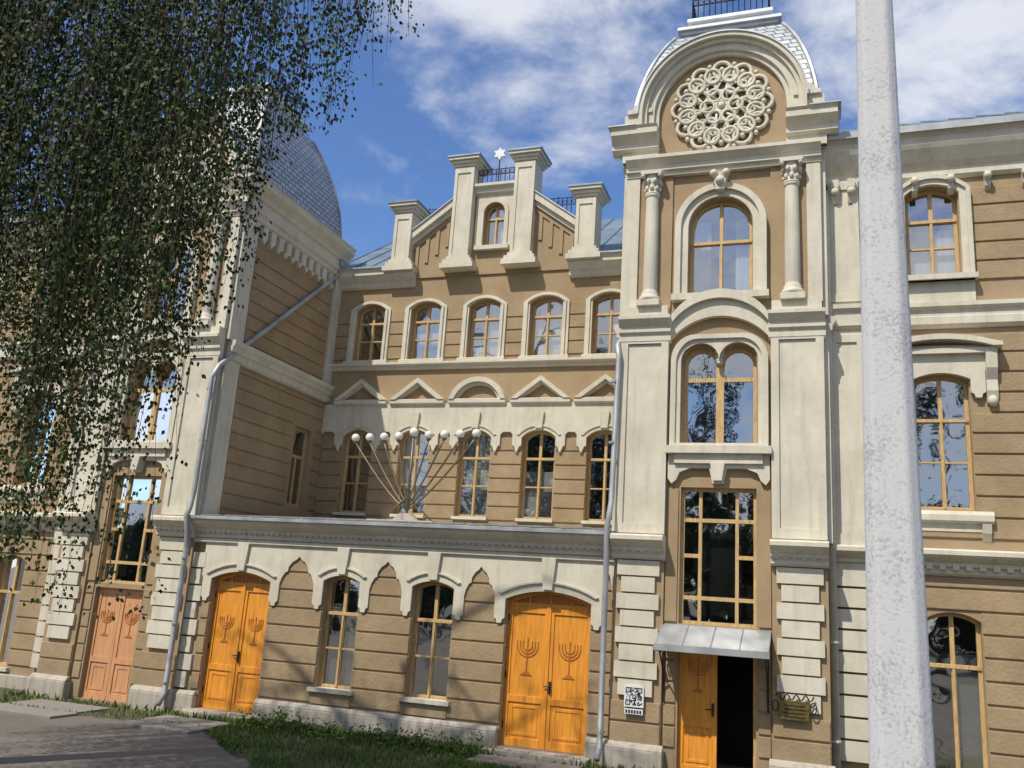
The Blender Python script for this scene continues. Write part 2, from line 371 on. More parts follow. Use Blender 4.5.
        box(B,'walls',*sorted((xo-s*.26,xi-s*.0)),F-.05,F+.01,5.74,8.8)
        cx=xc+s*1.35; cy=F-.13
        box(B,'trim',cx-.22,cx+.22,cy-.2,F,5.74,5.86)
        lathe(B,'column_stone',(cx,cy),[(.2,5.86),(.21,5.9),(.2,5.95),(.16,5.97),(.175,6.02),(.145,6.06),(.14,6.1),(.145,6.12),(.14,7.0),(.128,8.05),(.128,8.08),(.15,8.1),(.15,8.13),(.125,8.14)],18)
        capital(cx,cy,8.12,8.6,.125)
        mould(B,'trim',a-.02,b+.02,F-.1,CORN)
        dentils(B,'trim',a,b,F-.18,.98-.0,1.08,.14,.075,.06)
        z=-1.55;i=0
        while z<.82:
            w=.78 if i%2 else .62
            aa,bb=((a+b)/2-w/2,(a+b)/2+w/2)
            box(B,'trim',aa,bb,F-.14,F+.01,z+.02,z+.29); z+=.3;i+=1
        box(B,'walls',a,b,F-.07,F+.01,-2.4,.86)
        rust(B,'rustication',a,b,-2.35,-1.6,F-.07,step=.37)
        box(B,'plinth',a-.06,b+.06,F-.22,F+.01,G0-.1,-2.42)
        mould(B,'plinth',a-.06,b+.06,F-.12,[(.1,-2.42),(.04,-2.34),(0,-2.32)])
    o=arc(xc,.96,5.28,.58,20); q=arc(xc,.96,5.02,.5,20)
    prism(B,'trim',o+q[::-1],F-.13,F+.01)
    o2=arc(xc,.96,5.44,.6,20); q2=arc(xc,.96,5.28,.58,20); prism(B,'trim',o2+q2[::-1],F-.22,F+.01)
    so=[(xc-.9,2.98),(xc+.9,2.98)]+[(xc+.9,4.55)]+[(xc+.45+.45*math.cos(a*math.pi/16),4.66+.5*math.sin(a*math.pi/16)) for a in range(9)]+[(xc-.45-.45*math.sin(a*math.pi/16),4.66+.5*math.cos(a*math.pi/16)) for a in range(9)]+[(xc-.9,4.55)]
    plate(B,'trim',so,[[(x if abs(x-xc)<.6 else x+(.03 if x>xc else -.03),z+(.0 if z<3.1 else .03)) for x,z in bif]],F-.09,F+.01)
    si=[(xc+(x-xc)*.89,(z-3.9)*.93+3.9) for x,z in so]
    plate(B,'trim',so,[si],F-.14,F-.085)
    box(B,'trim',xc-.96,xc+.96,F-.24,F+.01,2.84,2.98)
    prism(B,'trim',[(xc-.92,2.84),(xc-.92,2.38),(xc-.85,2.28),(xc-.76,2.36),(xc-.7,2.5),(xc-.5,2.58),(xc-.16,2.58),(xc-.1,2.3),(xc+.1,2.3),(xc+.16,2.58),(xc+.5,2.58),(xc+.7,2.5),(xc+.76,2.36),(xc+.85,2.28),(xc+.92,2.38),(xc+.92,2.84)],F-.1,F+.01)
    box(B,'trim',xc-.8,xc+.8,F-.16,F+.01,2.66,2.842)
    prism(B,'trim',[(xc-.13,2.66),(xc-.08,2.34),(xc+.08,2.34),(xc+.13,2.66)],F-.2,F-.1+.02)
    for (r1,r0,d) in ((.88,.76,.15),(.76,.625,.08)):
        plate(B,'trim',[(xc-r1,5.95)]+[(xc+r1,5.95)]+[(xc+r1*math.cos(i*math.pi/24),7.42+r1*math.sin(i*math.pi/24)) for i in range(25)],
          [[(xc-r0,5.955)]+[(xc+r0,5.955)]+[(xc+r0*math.cos(i*math.pi/24),7.42+r0*math.sin(i*math.pi/24)) for i in range(25)]],F-d,F+.01)
    box(B,'trim',xc-.92,xc+.92,F-.2,F+.01,5.86,5.99)
    prism(B,'trim',[(xc-.08,8.12),(xc+.08,8.12),(xc+.15,8.5),(xc-.15,8.5)],F-.24,F)
    for s in(-1,1): sphere(B,'column_stone',(xc+s*.12,F-.25,8.46),.08,8,6)
    sphere(B,'column_stone',(xc,F-.25,8.3),.09,8,6)
    mould(B,'trim',xc-TH-.02,xc+TH+.02,F-.06,[(.06,8.58),(.06,8.66),(.12,8.68),(.12,8.78),(.2,8.86),(.25,8.9),(.25,8.97)])
    A=1.60;zc=9.93
    gp=[(xc-TH,8.95),(xc+TH,8.95),(xc+TH,9.65),(xc+A,9.65)]+[(xc+A*math.cos(i*math.pi/30),zc+A*math.sin(i*math.pi/30)) for i in range(31)]+[(xc-A,9.65),(xc-TH,9.65)]
    prism(B,'walls',gp,F+.003,F+.5)
    for (r0,r1,d) in ((1.27,1.36,.09),(1.36,1.50,.16),(1.50,1.58,.24),(1.58,1.66,.33)):
        ringseg(B,'trim',xc,zc,r0,r1,0,180,F-d,F+.03,40)
        for s in(-1,1):
            a,b=sorted((xc+s*r0,xc+s*r1)); box(B,'trim',a,b,F-d,F+.03,9.36 if r1<1.52 else 9.64,zc)
    ringseg(B,'roof_scales',xc,zc,0.2,1.62,0,180,F+.51,F+2.4,40)
    ringseg(B,'zinc_flashing',xc,zc,1.66,1.69,0,180,F-.36,F+.6,40)
    for s in (-1,1):
        a,b=sorted((xc+s*1.26,xc+s*(TH+.34)))
        mould(B,'trim',a,b,F,[(.08,9.16),(.18,9.22),(.18,9.32),(.28,9.42),(.34,9.48),(.34,9.6),(.38,9.653)])
        a,b=sorted((xc+s*1.26,xc+s*(TH+.13)));box(B,'trim',a,b,F-.1,F+.02,8.96,9.17)
        a,b=sorted((xc+s*1.4,xc+s*1.98)); box(B,'trim',a,b,F-.14,F+.5,9.65,10.02)
        a,b=sorted((xc+s*1.4,xc+s*1.92)); box(B,'trim',a,b,F-.2,F+.5,10.02,10.11)
        prism(B,'trim',[(xc+s*1.4,10.11),(xc+s*1.84,10.11),(xc+s*1.8,10.24),(xc+s*1.66,10.34),(xc+s*1.4,10.36)],F-.12,F+.45)
        box(B,'zinc_flashing',*sorted((xc+s*1.7,xc+s*(TH+.40))),F-.40,F+.3,9.653,9.68)
    # rosette: pierced lace medallion
    Rz=10.05
    def torus(cx,cz,r,rr,n=14,ang=0,el=1,dy=0):
        path=[]
        for i in range(n+1):
            a=2*math.pi*i/n; u=r*math.cos(a)*el; v=r*math.sin(a)
            path.append((cx+u*math.cos(ang)-v*math.sin(ang),F-.05-dy,cz+u*math.sin(ang)+v*math.cos(ang)))
        tube(B,'rosette',path,rr,6,False)
    for k in range(12):
        a=2*math.pi*k/12; a5=a+math.pi/12
        torus(xc+.83*math.cos(a),Rz+.83*math.sin(a),.175,.043,14,a,1.0)
        torus(xc+.70*math.cos(a5),Rz+.70*math.sin(a5),.15,.038,14,a5,1.1,.03)
        torus(xc+.50*math.cos(a),Rz+.50*math.sin(a),.14,.038,12,a,1.3,.01)
        sphere(B,'rosette',(xc+.96*math.cos(a5),F-.05,Rz+.96*math.sin(a5)),.055,6,5)
        sphere(B,'rosette',(xc+.83*math.cos(a),F-.06,Rz+.83*math.sin(a)),.06,6,5)
        tube(B,'rosette',[(xc+.2*math.cos(a),F-.05,Rz+.2*math.sin(a)),(xc+.4*math.cos(a5),F-.08,Rz+.4*math.sin(a5)),(xc+.6*math.cos(a),F-.05,Rz+.6*math.sin(a))],.028,5)
        if k%2==0:
            torus(xc+.28*math.cos(a),Rz+.28*math.sin(a),.13,.035,12,a,1.1,.02)
    for q in range(2):
        pts=[]
        for i in range(73):
            a=2*math.pi*i/72; rr=.62+.07*math.cos(12*a+q*math.pi); pts.append((xc+rr*math.cos(a),F-.06-.02*q,Rz+rr*math.sin(a)))
        tube(B,'rosette',pts,.028,5,False)
    torus(xc,Rz,.36,.03,24);torus(xc,Rz,.12,.045,14);sphere(B,'rosette',(xc,F-.07,Rz),.08,8,6)
    # curved mansard roof
    yc=18.9; lev=[]
    for i in range(13):
        t=i/12; z=9.65+2.95*t; k=math.cos(t*math.pi/2*.93)**.75
        hx=1.0+(1.88-1.0)*k; hy=.95+(2.15-.95)*k; lev.append((hx,hy,z))
    V=[];Fc=[]
    for hx,hy,z in lev: V+=[(xc-hx,yc-hy,z),(xc+hx,yc-hy,z),(xc+hx,yc+hy,z),(xc-hx,yc+hy,z)]
    for i in range(12):
        for k in range(4): Fc.append((i*4+k,i*4+(k+1)%4,(i+1)*4+(k+1)%4,(i+1)*4+k))
    Fc.append((48,49,50,51)); B.add('roof_scales',V,Fc)
    for k in range(4): tube(B,'zinc_flashing',[V[i*4+k] for i in range(13)],.05,6)
    box(B,'zinc_flashing',xc-2.1,xc+2.1,F+.52,R+.1,9.62,9.66)
    box(B,'roof_lantern',xc-1.0,xc+1.0,yc-.95,yc+.95,12.45,12.8)
    box(B,'roof_lantern',xc-1.06,xc+1.06,yc-1.01,yc+1.01,12.8,12.88); box(B,'roof_lantern',xc-1.14,xc+1.14,yc-1.09,yc+1.09,12.88,12.95)
    box(B,'roof_lantern',xc-.85,xc+.85,yc-.8,yc+.8,12.95,13.2)
    box(B,'roof_lantern',xc-.95,xc+.95,yc-.9,yc+.9,13.2,13.28)
    railing([(xc-.85,yc-.8),(xc+.85,yc-.8),(xc+.85,yc+.8),(xc-.85,yc+.8),(xc-.85,yc-.8)],13.28,.55)
    rust(B,'rustication',xc-.93,xc-.7,-2.35,-.3,F,step=.37); rust(B,'rustication',xc+.7,xc+.93,-2.35,-.3,F,step=.37)
    box(B,'walls',xc-.93,xc-.72,F-.03,F+.01,-.2,2.2); box(B,'walls',xc+.72,xc+.93,F-.03,F+.01,-.2,2.2)
    zt=DT
    if doorstyle=='open':
        leaf(xc-.67,xc-.0,zb,zt,F+.14,'doors',True)
        box(B,'interiors',xc-.8,xc+.8,F+1.6,F+1.62,zb-.1,zt+.2)
        box(B,'interiors',xc+.68,xc+.72,F+.41,F+1.6,zb-.1,zt+.2);box(B,'interiors',xc-.82,xc-.78,F+.41,F+1.6,zb-.1,zt+.2)
        box(B,'interiors',xc-.8,xc+.8,F+.3,F+1.6,zt+.02,zt+.06)
        box(B,'steps',xc-.66,xc+.66,F+.1,F+1.6,zb-.06,zb-.005)
        box(B,'doors',xc+.60,xc+.645,F+.3,F+.9,zb,zt)
        box(B,'window_frames',xc+.62,xc+.67,F+.1,F+.2,zb,zt)
        box(B,'ironwork',xc-.09,xc-.05,F+.10,F+.14,zb+.98,zb+1.2); tube(B,'ironwork',[(xc-.07,F+.13,zb+1.1),(xc-.07,F+.06,zb+1.1),(xc-.19,F+.06,zb+1.09)],.012,6)
    else:
        leaf(xc-.67,xc-.005,zb,zt,F+.14,'faded_doors',True); leaf(xc+.005,xc+.67,zb,zt,F+.14,'faded_doors',True)
    if canopy:
        x0,x1=xc-.97,xc+.93
        prism(B,'canopy',[(F,-.25),(F-.8,-.58),(F-.8,-.65),(F-.78,-.65),(F-.78,-.60),(F,-.28)],x0,x1,'x')
        for x in (x0+.02,x1-.02): prism(B,'canopy',[(F,-.24),(F-.8,-.57),(F-.8,-.66),(F,-.40)],x-.01,x+.01,'x')
        box(B,'canopy',x0-.01,x1+.01,F-.815,F-.79,-.69,-.58)
        for k in range(1,4): x=x0+(x1-x0)*k/4; tube(B,'canopy',[(x,F,-.24),(x,F-.8,-.575)],.012,4)
        for x in(x0+.06,x1-.06):
            tube(B,'ironwork',[(x,F-.72,-.64),(x,F-.5,-.78),(x,F-.25,-.98),(x,F-.08,-1.3),(x,F-.04,-1.55)],.016,6)
            tube(B,'ironwork',[(x,F-.05,-.42),(x,F-.05,-1.6)],.016,6)
            for r,(yy,zz) in ((.11,(F-.2,-.78)),(.07,(F-.12,-1.05)),(.06,(F-.45,-.7))):
                tube(B,'ironwork',[(x,yy+r*math.cos(i*.55)*(1-i*.05),zz+r*math.sin(i*.55)*(1-i*.05)) for i in range(14)],.011,5)
def menorah_relief(xc,zc,s,y):
    for r in (.16,.115,.07):
        ringseg(B,'door_carving',xc,zc,(r-.009)*s,(r+.009)*s,180,360,y-.012,y+.01,16)
        for q in(-1,1): box(B,'door_carving',xc+q*r*s-.009,xc+q*r*s+.009,y-.012,y+.01,zc,zc+.06*s)
    box(B,'door_carving',xc-.010,xc+.010,y-.014,y+.01,zc-.38*s,zc+.1*s)
    prism(B,'door_carving',[(xc-.09*s,zc-.42*s),(xc+.09*s,zc-.42*s),(xc+.02,zc-.36*s),(xc-.02,zc-.36*s)],y-.013,y+.01)
def leaf(x0,x1,zb,zt,y,part,rel):
    w=x1-x0
    box(B,part,x0,x1,y,y+.05,zb,zt)
    plate(B,part,[(x0,zb),(x1,zb),(x1,zt),(x0,zt)],[[(x0+.09,zb+.14),(x1-.09,zb+.14),(x1-.09,zb+.78),(x0+.09,zb+.78)],[(x0+.09,zb+.9),(x1-.09,zb+.9),(x1-.09,zt-.12),(x0+.09,zt-.12)]],y-.025,y+.01)
    plate(B,part,[(x0+.14,zb+.19),(x1-.14,zb+.19),(x1-.14,zb+.73),(x0+.14,zb+.73)],[[(x0+.19,zb+.24),(x1-.19,zb+.24),(x1-.19,zb+.68),(x0+.19,zb+.68)]],y-.012,y+.01)
    if rel: menorah_relief((x0+x1)/2,zb+1.82,1.3 if w>.75 else 1.1,y)
def arched_doors(xc,half,zb,zs,h,Y):
    rec=.16
    leaf(xc-half,xc-.006,zb,zs-.12,Y+rec,'doors',True); leaf(xc+.006,xc+half,zb,zs-.12,Y+rec,'doors',True)
    out=[(xc-half,zs-.12),(xc+half,zs-.12)]+arc(xc,half,zs,h)
    plate(B,'doors',out,[[(xc-half+.07,zs-.05),(xc+half-.07,zs-.05)]+[(x,z-.06) for x,z in arc(xc,half-.07,zs,h,10)]],Y+rec-.03,Y+rec+.05)
    prism(B,'door_transom',out,Y+rec+.0,Y+rec+.03)
    for q in (-.5,0,.5): box(B,'doors',xc+q*half-.015,xc+q*half+.015,Y+rec-.02,Y+rec+.01,zs-.06,zs+h*.7)
    box(B,'doors',xc-.03,xc+.03,Y+rec-.05,Y+rec,zb,zs-.12)
    box(B,'ironwork',xc+.05,xc+.09,Y+rec-.05,Y+rec,zb+.98,zb+1.2); tube(B,'ironwork',[(xc+.07,Y+rec-.02,zb+1.12),(xc+.07,Y+rec-.09,zb+1.12),(xc-.04,Y+rec-.09,zb+1.11)],.014,6)
    for s in(-1,1):
        for z in (zb+.3,zb+1.2,zs-.4): tube(B,'ironwork',[(xc+s*(half-.01),Y+rec-.03,z),(xc+s*(half-.01),Y+rec-.03,z+.12)],.014,6)
tower(TXR,True,'open'); tower(TXL,False,'closed')
# ---- porch
PY=F+.06; x0,x1=TXL+TH,TXR-TH
pops=[(-11.84,.735,.02,.17),(-9.38,.41,.12,.12),(-7.32,.435,.12,.12),(-4.93,.83,0.0,.18)]
ph=[opening(c,h,(-2.66 if h>.5 else -2.0),zs,r) for c,h,zs,r in pops]
plate(B,'walls',[(x0,G0-.2),(x1,G0-.2),(x1,1.2),(x0,1.2)],ph,PY,PY+.4)
for c,h,zs,r in pops:
    if h>.5: arched_doors(c,h,-2.66,zs,r,PY)
window(B,pops[1][0],.41,-2.0,.12,.12,PY,'b',trans=.66); window(B,pops[2][0],.435,-2.0,.12,.12,PY,'d',trans=.66)
ex=[(c-h-.0,c+h+.0,-3,.3) for c,h,_,_ in pops]
rust(B,'rustication',x0+.35,x1,-2.3,.62,PY,ex,step=.365)
frieze(B,'trim',x0+.3,x1,.88,pops,-.46,.24,.58,.0,PY-.07,PY+.01)
for c,h,zs,r in pops:
    prism(B,'trim',[(c-.09,zs+r+.03),(c+.09,zs+r+.03),(c+.14,.80),(c-.14,.80)],PY-.14,PY)
    pts=arc(c,h+.16,zs+.12,r+.06,14); q=arc(c,h+.10,zs+.10,r+.05,14)
    prism(B,'trim',pts+q[::-1],PY-.11,PY-.05)
for c,h,_,_ in pops[1:3]:
    box(B,'trim',c-h-.1,c+h+.1,PY-.12,PY+.12,-2.07,-1.99); box(B,'walls',c-h-.04,c+h+.04,PY-.05,PY+.01,-2.3,-2.07)
mould(B,'trim',x0-.0,x1+.0,PY-.02,CORN); 
mould(B,'trim',x0,x1,PY-.06,[(.03,.78),(.06,.80),(.06,.87)])
dentils(B,'trim',x0+.02,x1-.02,PY-.12,.985,1.075,.135,.075,.05)
mould(B,'zinc_flashing',x0,x1,PY-.02,[(.36,1.275),(.40,1.27),(.40,1.33),(.3,1.34)])
B.add('porch_roof',[(x0,PY-.4,1.34),(x1,PY-.4,1.34),(x1,R+.1,1.80),(x0,R+.1,1.80),(x0,PY-.4,1.31),(x1,PY-.4,1.31),(x1,R+.1,1.7),(x0,R+.1,1.7)],[(0,1,2,3),(4,7,6,5),(0,4,5,1)])
for i in range(15): x=x0+.3+i*.63; tube(B,'porch_roof',[(x,PY-.38,1.355),(x,R,1.81)],.018,4)
z=-2.3;i=0
while z<.55: box(B,'trim',x0+.0,x0+(.34 if i%2 else .26),PY-.08,PY+.01,z+.02,z+.34); z+=.36;i+=1
segs=[x0]+[v for c,h in ((pops[0][0],.735),(-4.93,.83)) for v in(c-h-.02,c+h+.02)]+[x1]
for i in range(0,6,2):
    box(B,'plinth',segs[i],segs[i+1],PY-.14,PY+.01,G0-.1,-2.42); mould(B,'plinth',segs[i],segs[i+1],PY-.08,[(.06,-2.42),(.02,-2.35),(0,-2.33)])
for c,h in((pops[0][0],.735),(-4.93,.83)): box(B,'steps',c-h-.15,c+h+.15,PY-.5,PY+.12,G0-.1,-2.665)
# ---- recessed main wall
cs=[-12.0,-10.28,-8.53,-6.78,-5.07]; wl=.435
mh=[opening(c,wl,1.98,4.05,.20) for c in cs]+[opening(c,wl,6.24,7.70,.18) for c in cs]
plate(B,'walls',[(x0-.1,.8),(x1+.1,.8),(x1+.1,8.95),(x0-.1,8.95)],mh,R,R+.4)
for i,c in enumerate(cs):
    window(B,c,wl,1.98,4.05,.20,R,['d','w','w','f','d'][i],trans=.68); window(B,c,wl,6.24,7.70,.18,R,['d','f','w','w','d'][i],trans=.68)
    for (e,d) in ((.20,.07),(.12,.11)):
        plate(B,'trim',opening(c,wl+e+.0,6.16,7.72,.26 if e>.15 else .22),[opening(c,wl+(.02 if e>.15 else .07),6.165,7.70,.19)],R-d,R+.01)
    mould(B,'trim',c-wl-.24,c+wl+.24,R,[(.04,6.06),(.14,6.1),(.14,6.2),(.1,6.22)])
    if i!=2:
        for (e,d) in ((0,.2),(.07,.12)):
            prism(B,'trim',[(c-.80+e,5.06),(c,5.66-e),(c+.80-e,5.06),(c+.62-e,5.06),(c,5.53-e),(c-.62+e,5.06)],R-d,R+.01)
    else:
        o=arc(c,.80,5.06,.60,22);q=arc(c,.66,5.06,.47,22);prism(B,'trim',o+q[::-1],R-.2,R+.01)
        q2=arc(c,.58,5.06,.40,22);prism(B,'trim',q+q2[::-1],R-.12,R+.01)
    mould(B,'trim',c-.80,c+.80,R-.05,[(.05,4.92),(.12,4.96),(.12,5.06),(.08,5.08)])
    prism(B,'trim',[(c-.09,4.28),(c+.09,4.28),(c+.13,4.7),(c-.13,4.7)],R-.16,R)
    box(B,'trim',c-wl-.05,c+wl+.05,R-.12,R+.1,1.9,1.975)
    for s in(-1,1):
        sphere(B,'column_stone',(c+s*(wl+.145),R-.06,3.70),.05,7,5,1.2)
frieze(B,'trim',x0,x1,4.96,[(c,wl,4.05,.20) for c in cs],3.74,.27,4.3,4.12,R-.09,R+.01,flat=True)
for c in cs:
    o=arc(c,wl+.16,4.12,.26,14);q=arc(c,wl+.10,4.10,.24,14);prism(B,'trim',o+q[::-1],R-.12,R-.07)
mould(B,'trim',x0,x1,R,[(.04,5.93),(.1,5.96),(.1,6.02),(.18,6.06),(.18,6.12)])
ex=[(c-wl-.0,c+wl+.0,1,4.4) for c in cs]; rust(B,'rustication',x0+.02,x1-.02,1.9,4.05,R,ex,step=.36)
ex=[(c-wl-.2,c+wl+.2,6,8.0) for c in cs]; rust(B,'rustication',x0+.02,x1-.02,6.25,7.7,R,ex,step=.36)
C=-8.44
MC=[(.05,8.35),(.12,8.4),(.12,8.52),(.26,8.62),(.32,8.68),(.32,8.8),(.36,8.86)]
mould(B,'trim',x0,C-2.25,R,MC); mould(B,'trim',C+2.25,x1,R,MC)
box(B,'zinc_flashing',x0,C-2.2,R-.40,R+.3,8.86,8.9); box(B,'zinc_flashing',C+2.2,x1,R-.40,R+.3,8.86,8.9)
niche=opening(C,.29,9.46,10.4,.289)
gab=[(C-2.9,8.6),(C+2.9,8.6),(C+2.9,9.3),(C+1.2,10.85),(C+.9,11.0),(C+.9,11.2),(C-.9,11.2),(C-.9,11.0),(C-1.2,10.85),(C-2.9,9.3)]
plate(B,'walls',gab,[niche],R-.05,R+.35)
window(B,C,.29,9.46,10.4,.289,R-.05,'w',bar=False)
plate(B,'trim',opening(C,.42,9.4,10.4,.42),[opening(C,.31,9.405,10.4,.309)],R-.12,R-.04)
plate(B,'trim',[(C-.56,9.35),(C+.56,9.35),(C+.56,11.18),(C-.56,11.18)],[opening(C,.425,9.36,10.4,.425)],R-.08,R-.04)
box(B,'trim',C-.5,C+.5,R-.2,R-.04,9.28,9.4)
mould(B,'trim',C-.6,C+.6,R-.05,[(.05,10.95),(.12,11.0),(.12,11.1),(.22,11.16),(.22,11.24)])
def pier(x,ztop,zb,w):
    box(B,'trim',x-w,x+w,R-.3,R+.36,zb,ztop-.25)
    plate(B,'trim',[(x-w,zb+.05),(x+w,zb+.05),(x+w,ztop-.35),(x-w,ztop-.35)],[[(x-w+.09,zb+.2),(x+w-.09,zb+.2),(x+w-.09,ztop-.5),(x-w+.09,ztop-.5)]],R-.33,R-.295)
    for dz,e in ((-.3,.05),(-.22,.1),(-.13,.17)): box(B,'trim',x-w-e,x+w+e,R-.3-e,R+.36+e,ztop+dz,ztop+dz+.08)
    e=.2;a=(x-w-e,x+w+e,R-.3-e,R+.36+e);z=ztop-.05
    B.add('pier_caps',[(a[0],a[2],z),(a[1],a[2],z),(a[1],a[3],z),(a[0],a[3],z),(a[0],a[2],z+.05),(a[1],a[2],z+.05),(a[1],a[3],z+.05),(a[0],a[3],z+.05),(x-.1,R,z+.18),(x+.1,R,z+.18)],
      [(0,3,2,1),(0,1,5,4),(1,2,6,5),(2,3,7,6),(3,0,4,7),(4,5,9,8),(5,6,9),(6,7,8,9),(7,4,8)])
    for dz,e in ((0,.06),(-.1,.14),(-.22,.2)): box(B,'trim',x-w-e,x+w+e,R-.3-e*.7,R,zb+dz-.02,zb+dz+.12)
pier(C-.9,12.08,8.95,.29);pier(C+.9,12.08,8.95,.29);pier(C-2.68,10.82,8.98,.27);pier(C+2.68,10.82,8.98,.27)
for s in (-1,1):
    P=lambda u,v:(C+s*u,v)
    prism(B,'trim',[P(1.2,10.62),P(1.2,10.84),P(2.42,9.94),P(2.42,9.72)],R-.26,R+.36)
    prism(B,'trim',[P(1.2,10.48),P(1.2,10.63),P(2.42,9.73),P(2.42,9.58)],R-.16,R)
    prism(B,'zinc_flashing',[P(1.2,10.84),P(1.2,10.88),P(2.42,9.98),P(2.42,9.94)],R-.3,R+.4)
    for k in range(4):
        u=1.32+k*.3; zt=10.42-(u-1.2)*.74
        a,b=sorted((C+s*u,C+s*(u+.1))); box(B,'walls',a,b,R-.09,R-.04,zt-.85,zt+.02)
    prism(B,'walls',[P(1.2,10.5),P(2.42,9.6),P(2.42,9.42),P(1.2,10.32)],R-.092,R-.04)
railing([(C-.6,R),(C+.6,R)],11.22,.55)
railing([(C-2.3,R+.5),(C-1.25,R+.5)],10.2,.75); railing([(C+1.25,R+.5),(C+2.3,R+.5)],10.2,.75)
def star(c,r,y0,y1):
    out=[]
    for i in range(12):
        rr=r if i%2==0 else r*.577; a=math.pi/2+i*math.pi/6; out.append((c[0]+rr*math.cos(a),c[1]+rr*math.sin(a)))
    prism(B,'star_of_david',out,y0,y1)
star((C,12.24),.2,R-.03,R+.03); tube(B,'railings',[(C,R,11.24),(C,R,12.1)],.02,6)
def roofslope(xa,xb,ya,za,yb,zb,part='roof_sheets',step=.6):
    B.add(part,[(xa,ya,za),(xb,ya,za),(xb,yb,zb),(xa,yb,zb),(xa,ya,za-.06),(xb,ya,za-.06),(xb,yb,zb-.06),(xa,yb,zb-.06)],[(0,1,2,3),(4,7,6,5),(0,4,5,1),(1,5,6,2),(3,2,6,7),(0,3,7,4)])
    n=int((xb-xa)/step)
    for i in range(n+1): x=xa+(xb-xa)*i/n; tube(B,part,[(x,ya,za+.015),(x,yb,zb+.015)],.022,4)
roofslope(x0-.5,x1+.5,R+.0,8.95,R+5,12.3); B.add('roof_sheets',[(x0-.5,R+5,12.3),(x1+.5,R+5,12.3),(x1+.5,R+11,8),(x0-.5,R+11,8)],[(0,1,2,3)])
for s in(-1,1): B.add('roof_sheets',[(C+s*.9,R+.3,11.1),(C+s*2.6,R+.3,9.6),(C+s*2.6,R+2,9.9),(C+s*.9,R+3,11.1)],[(0,1,2,3)])
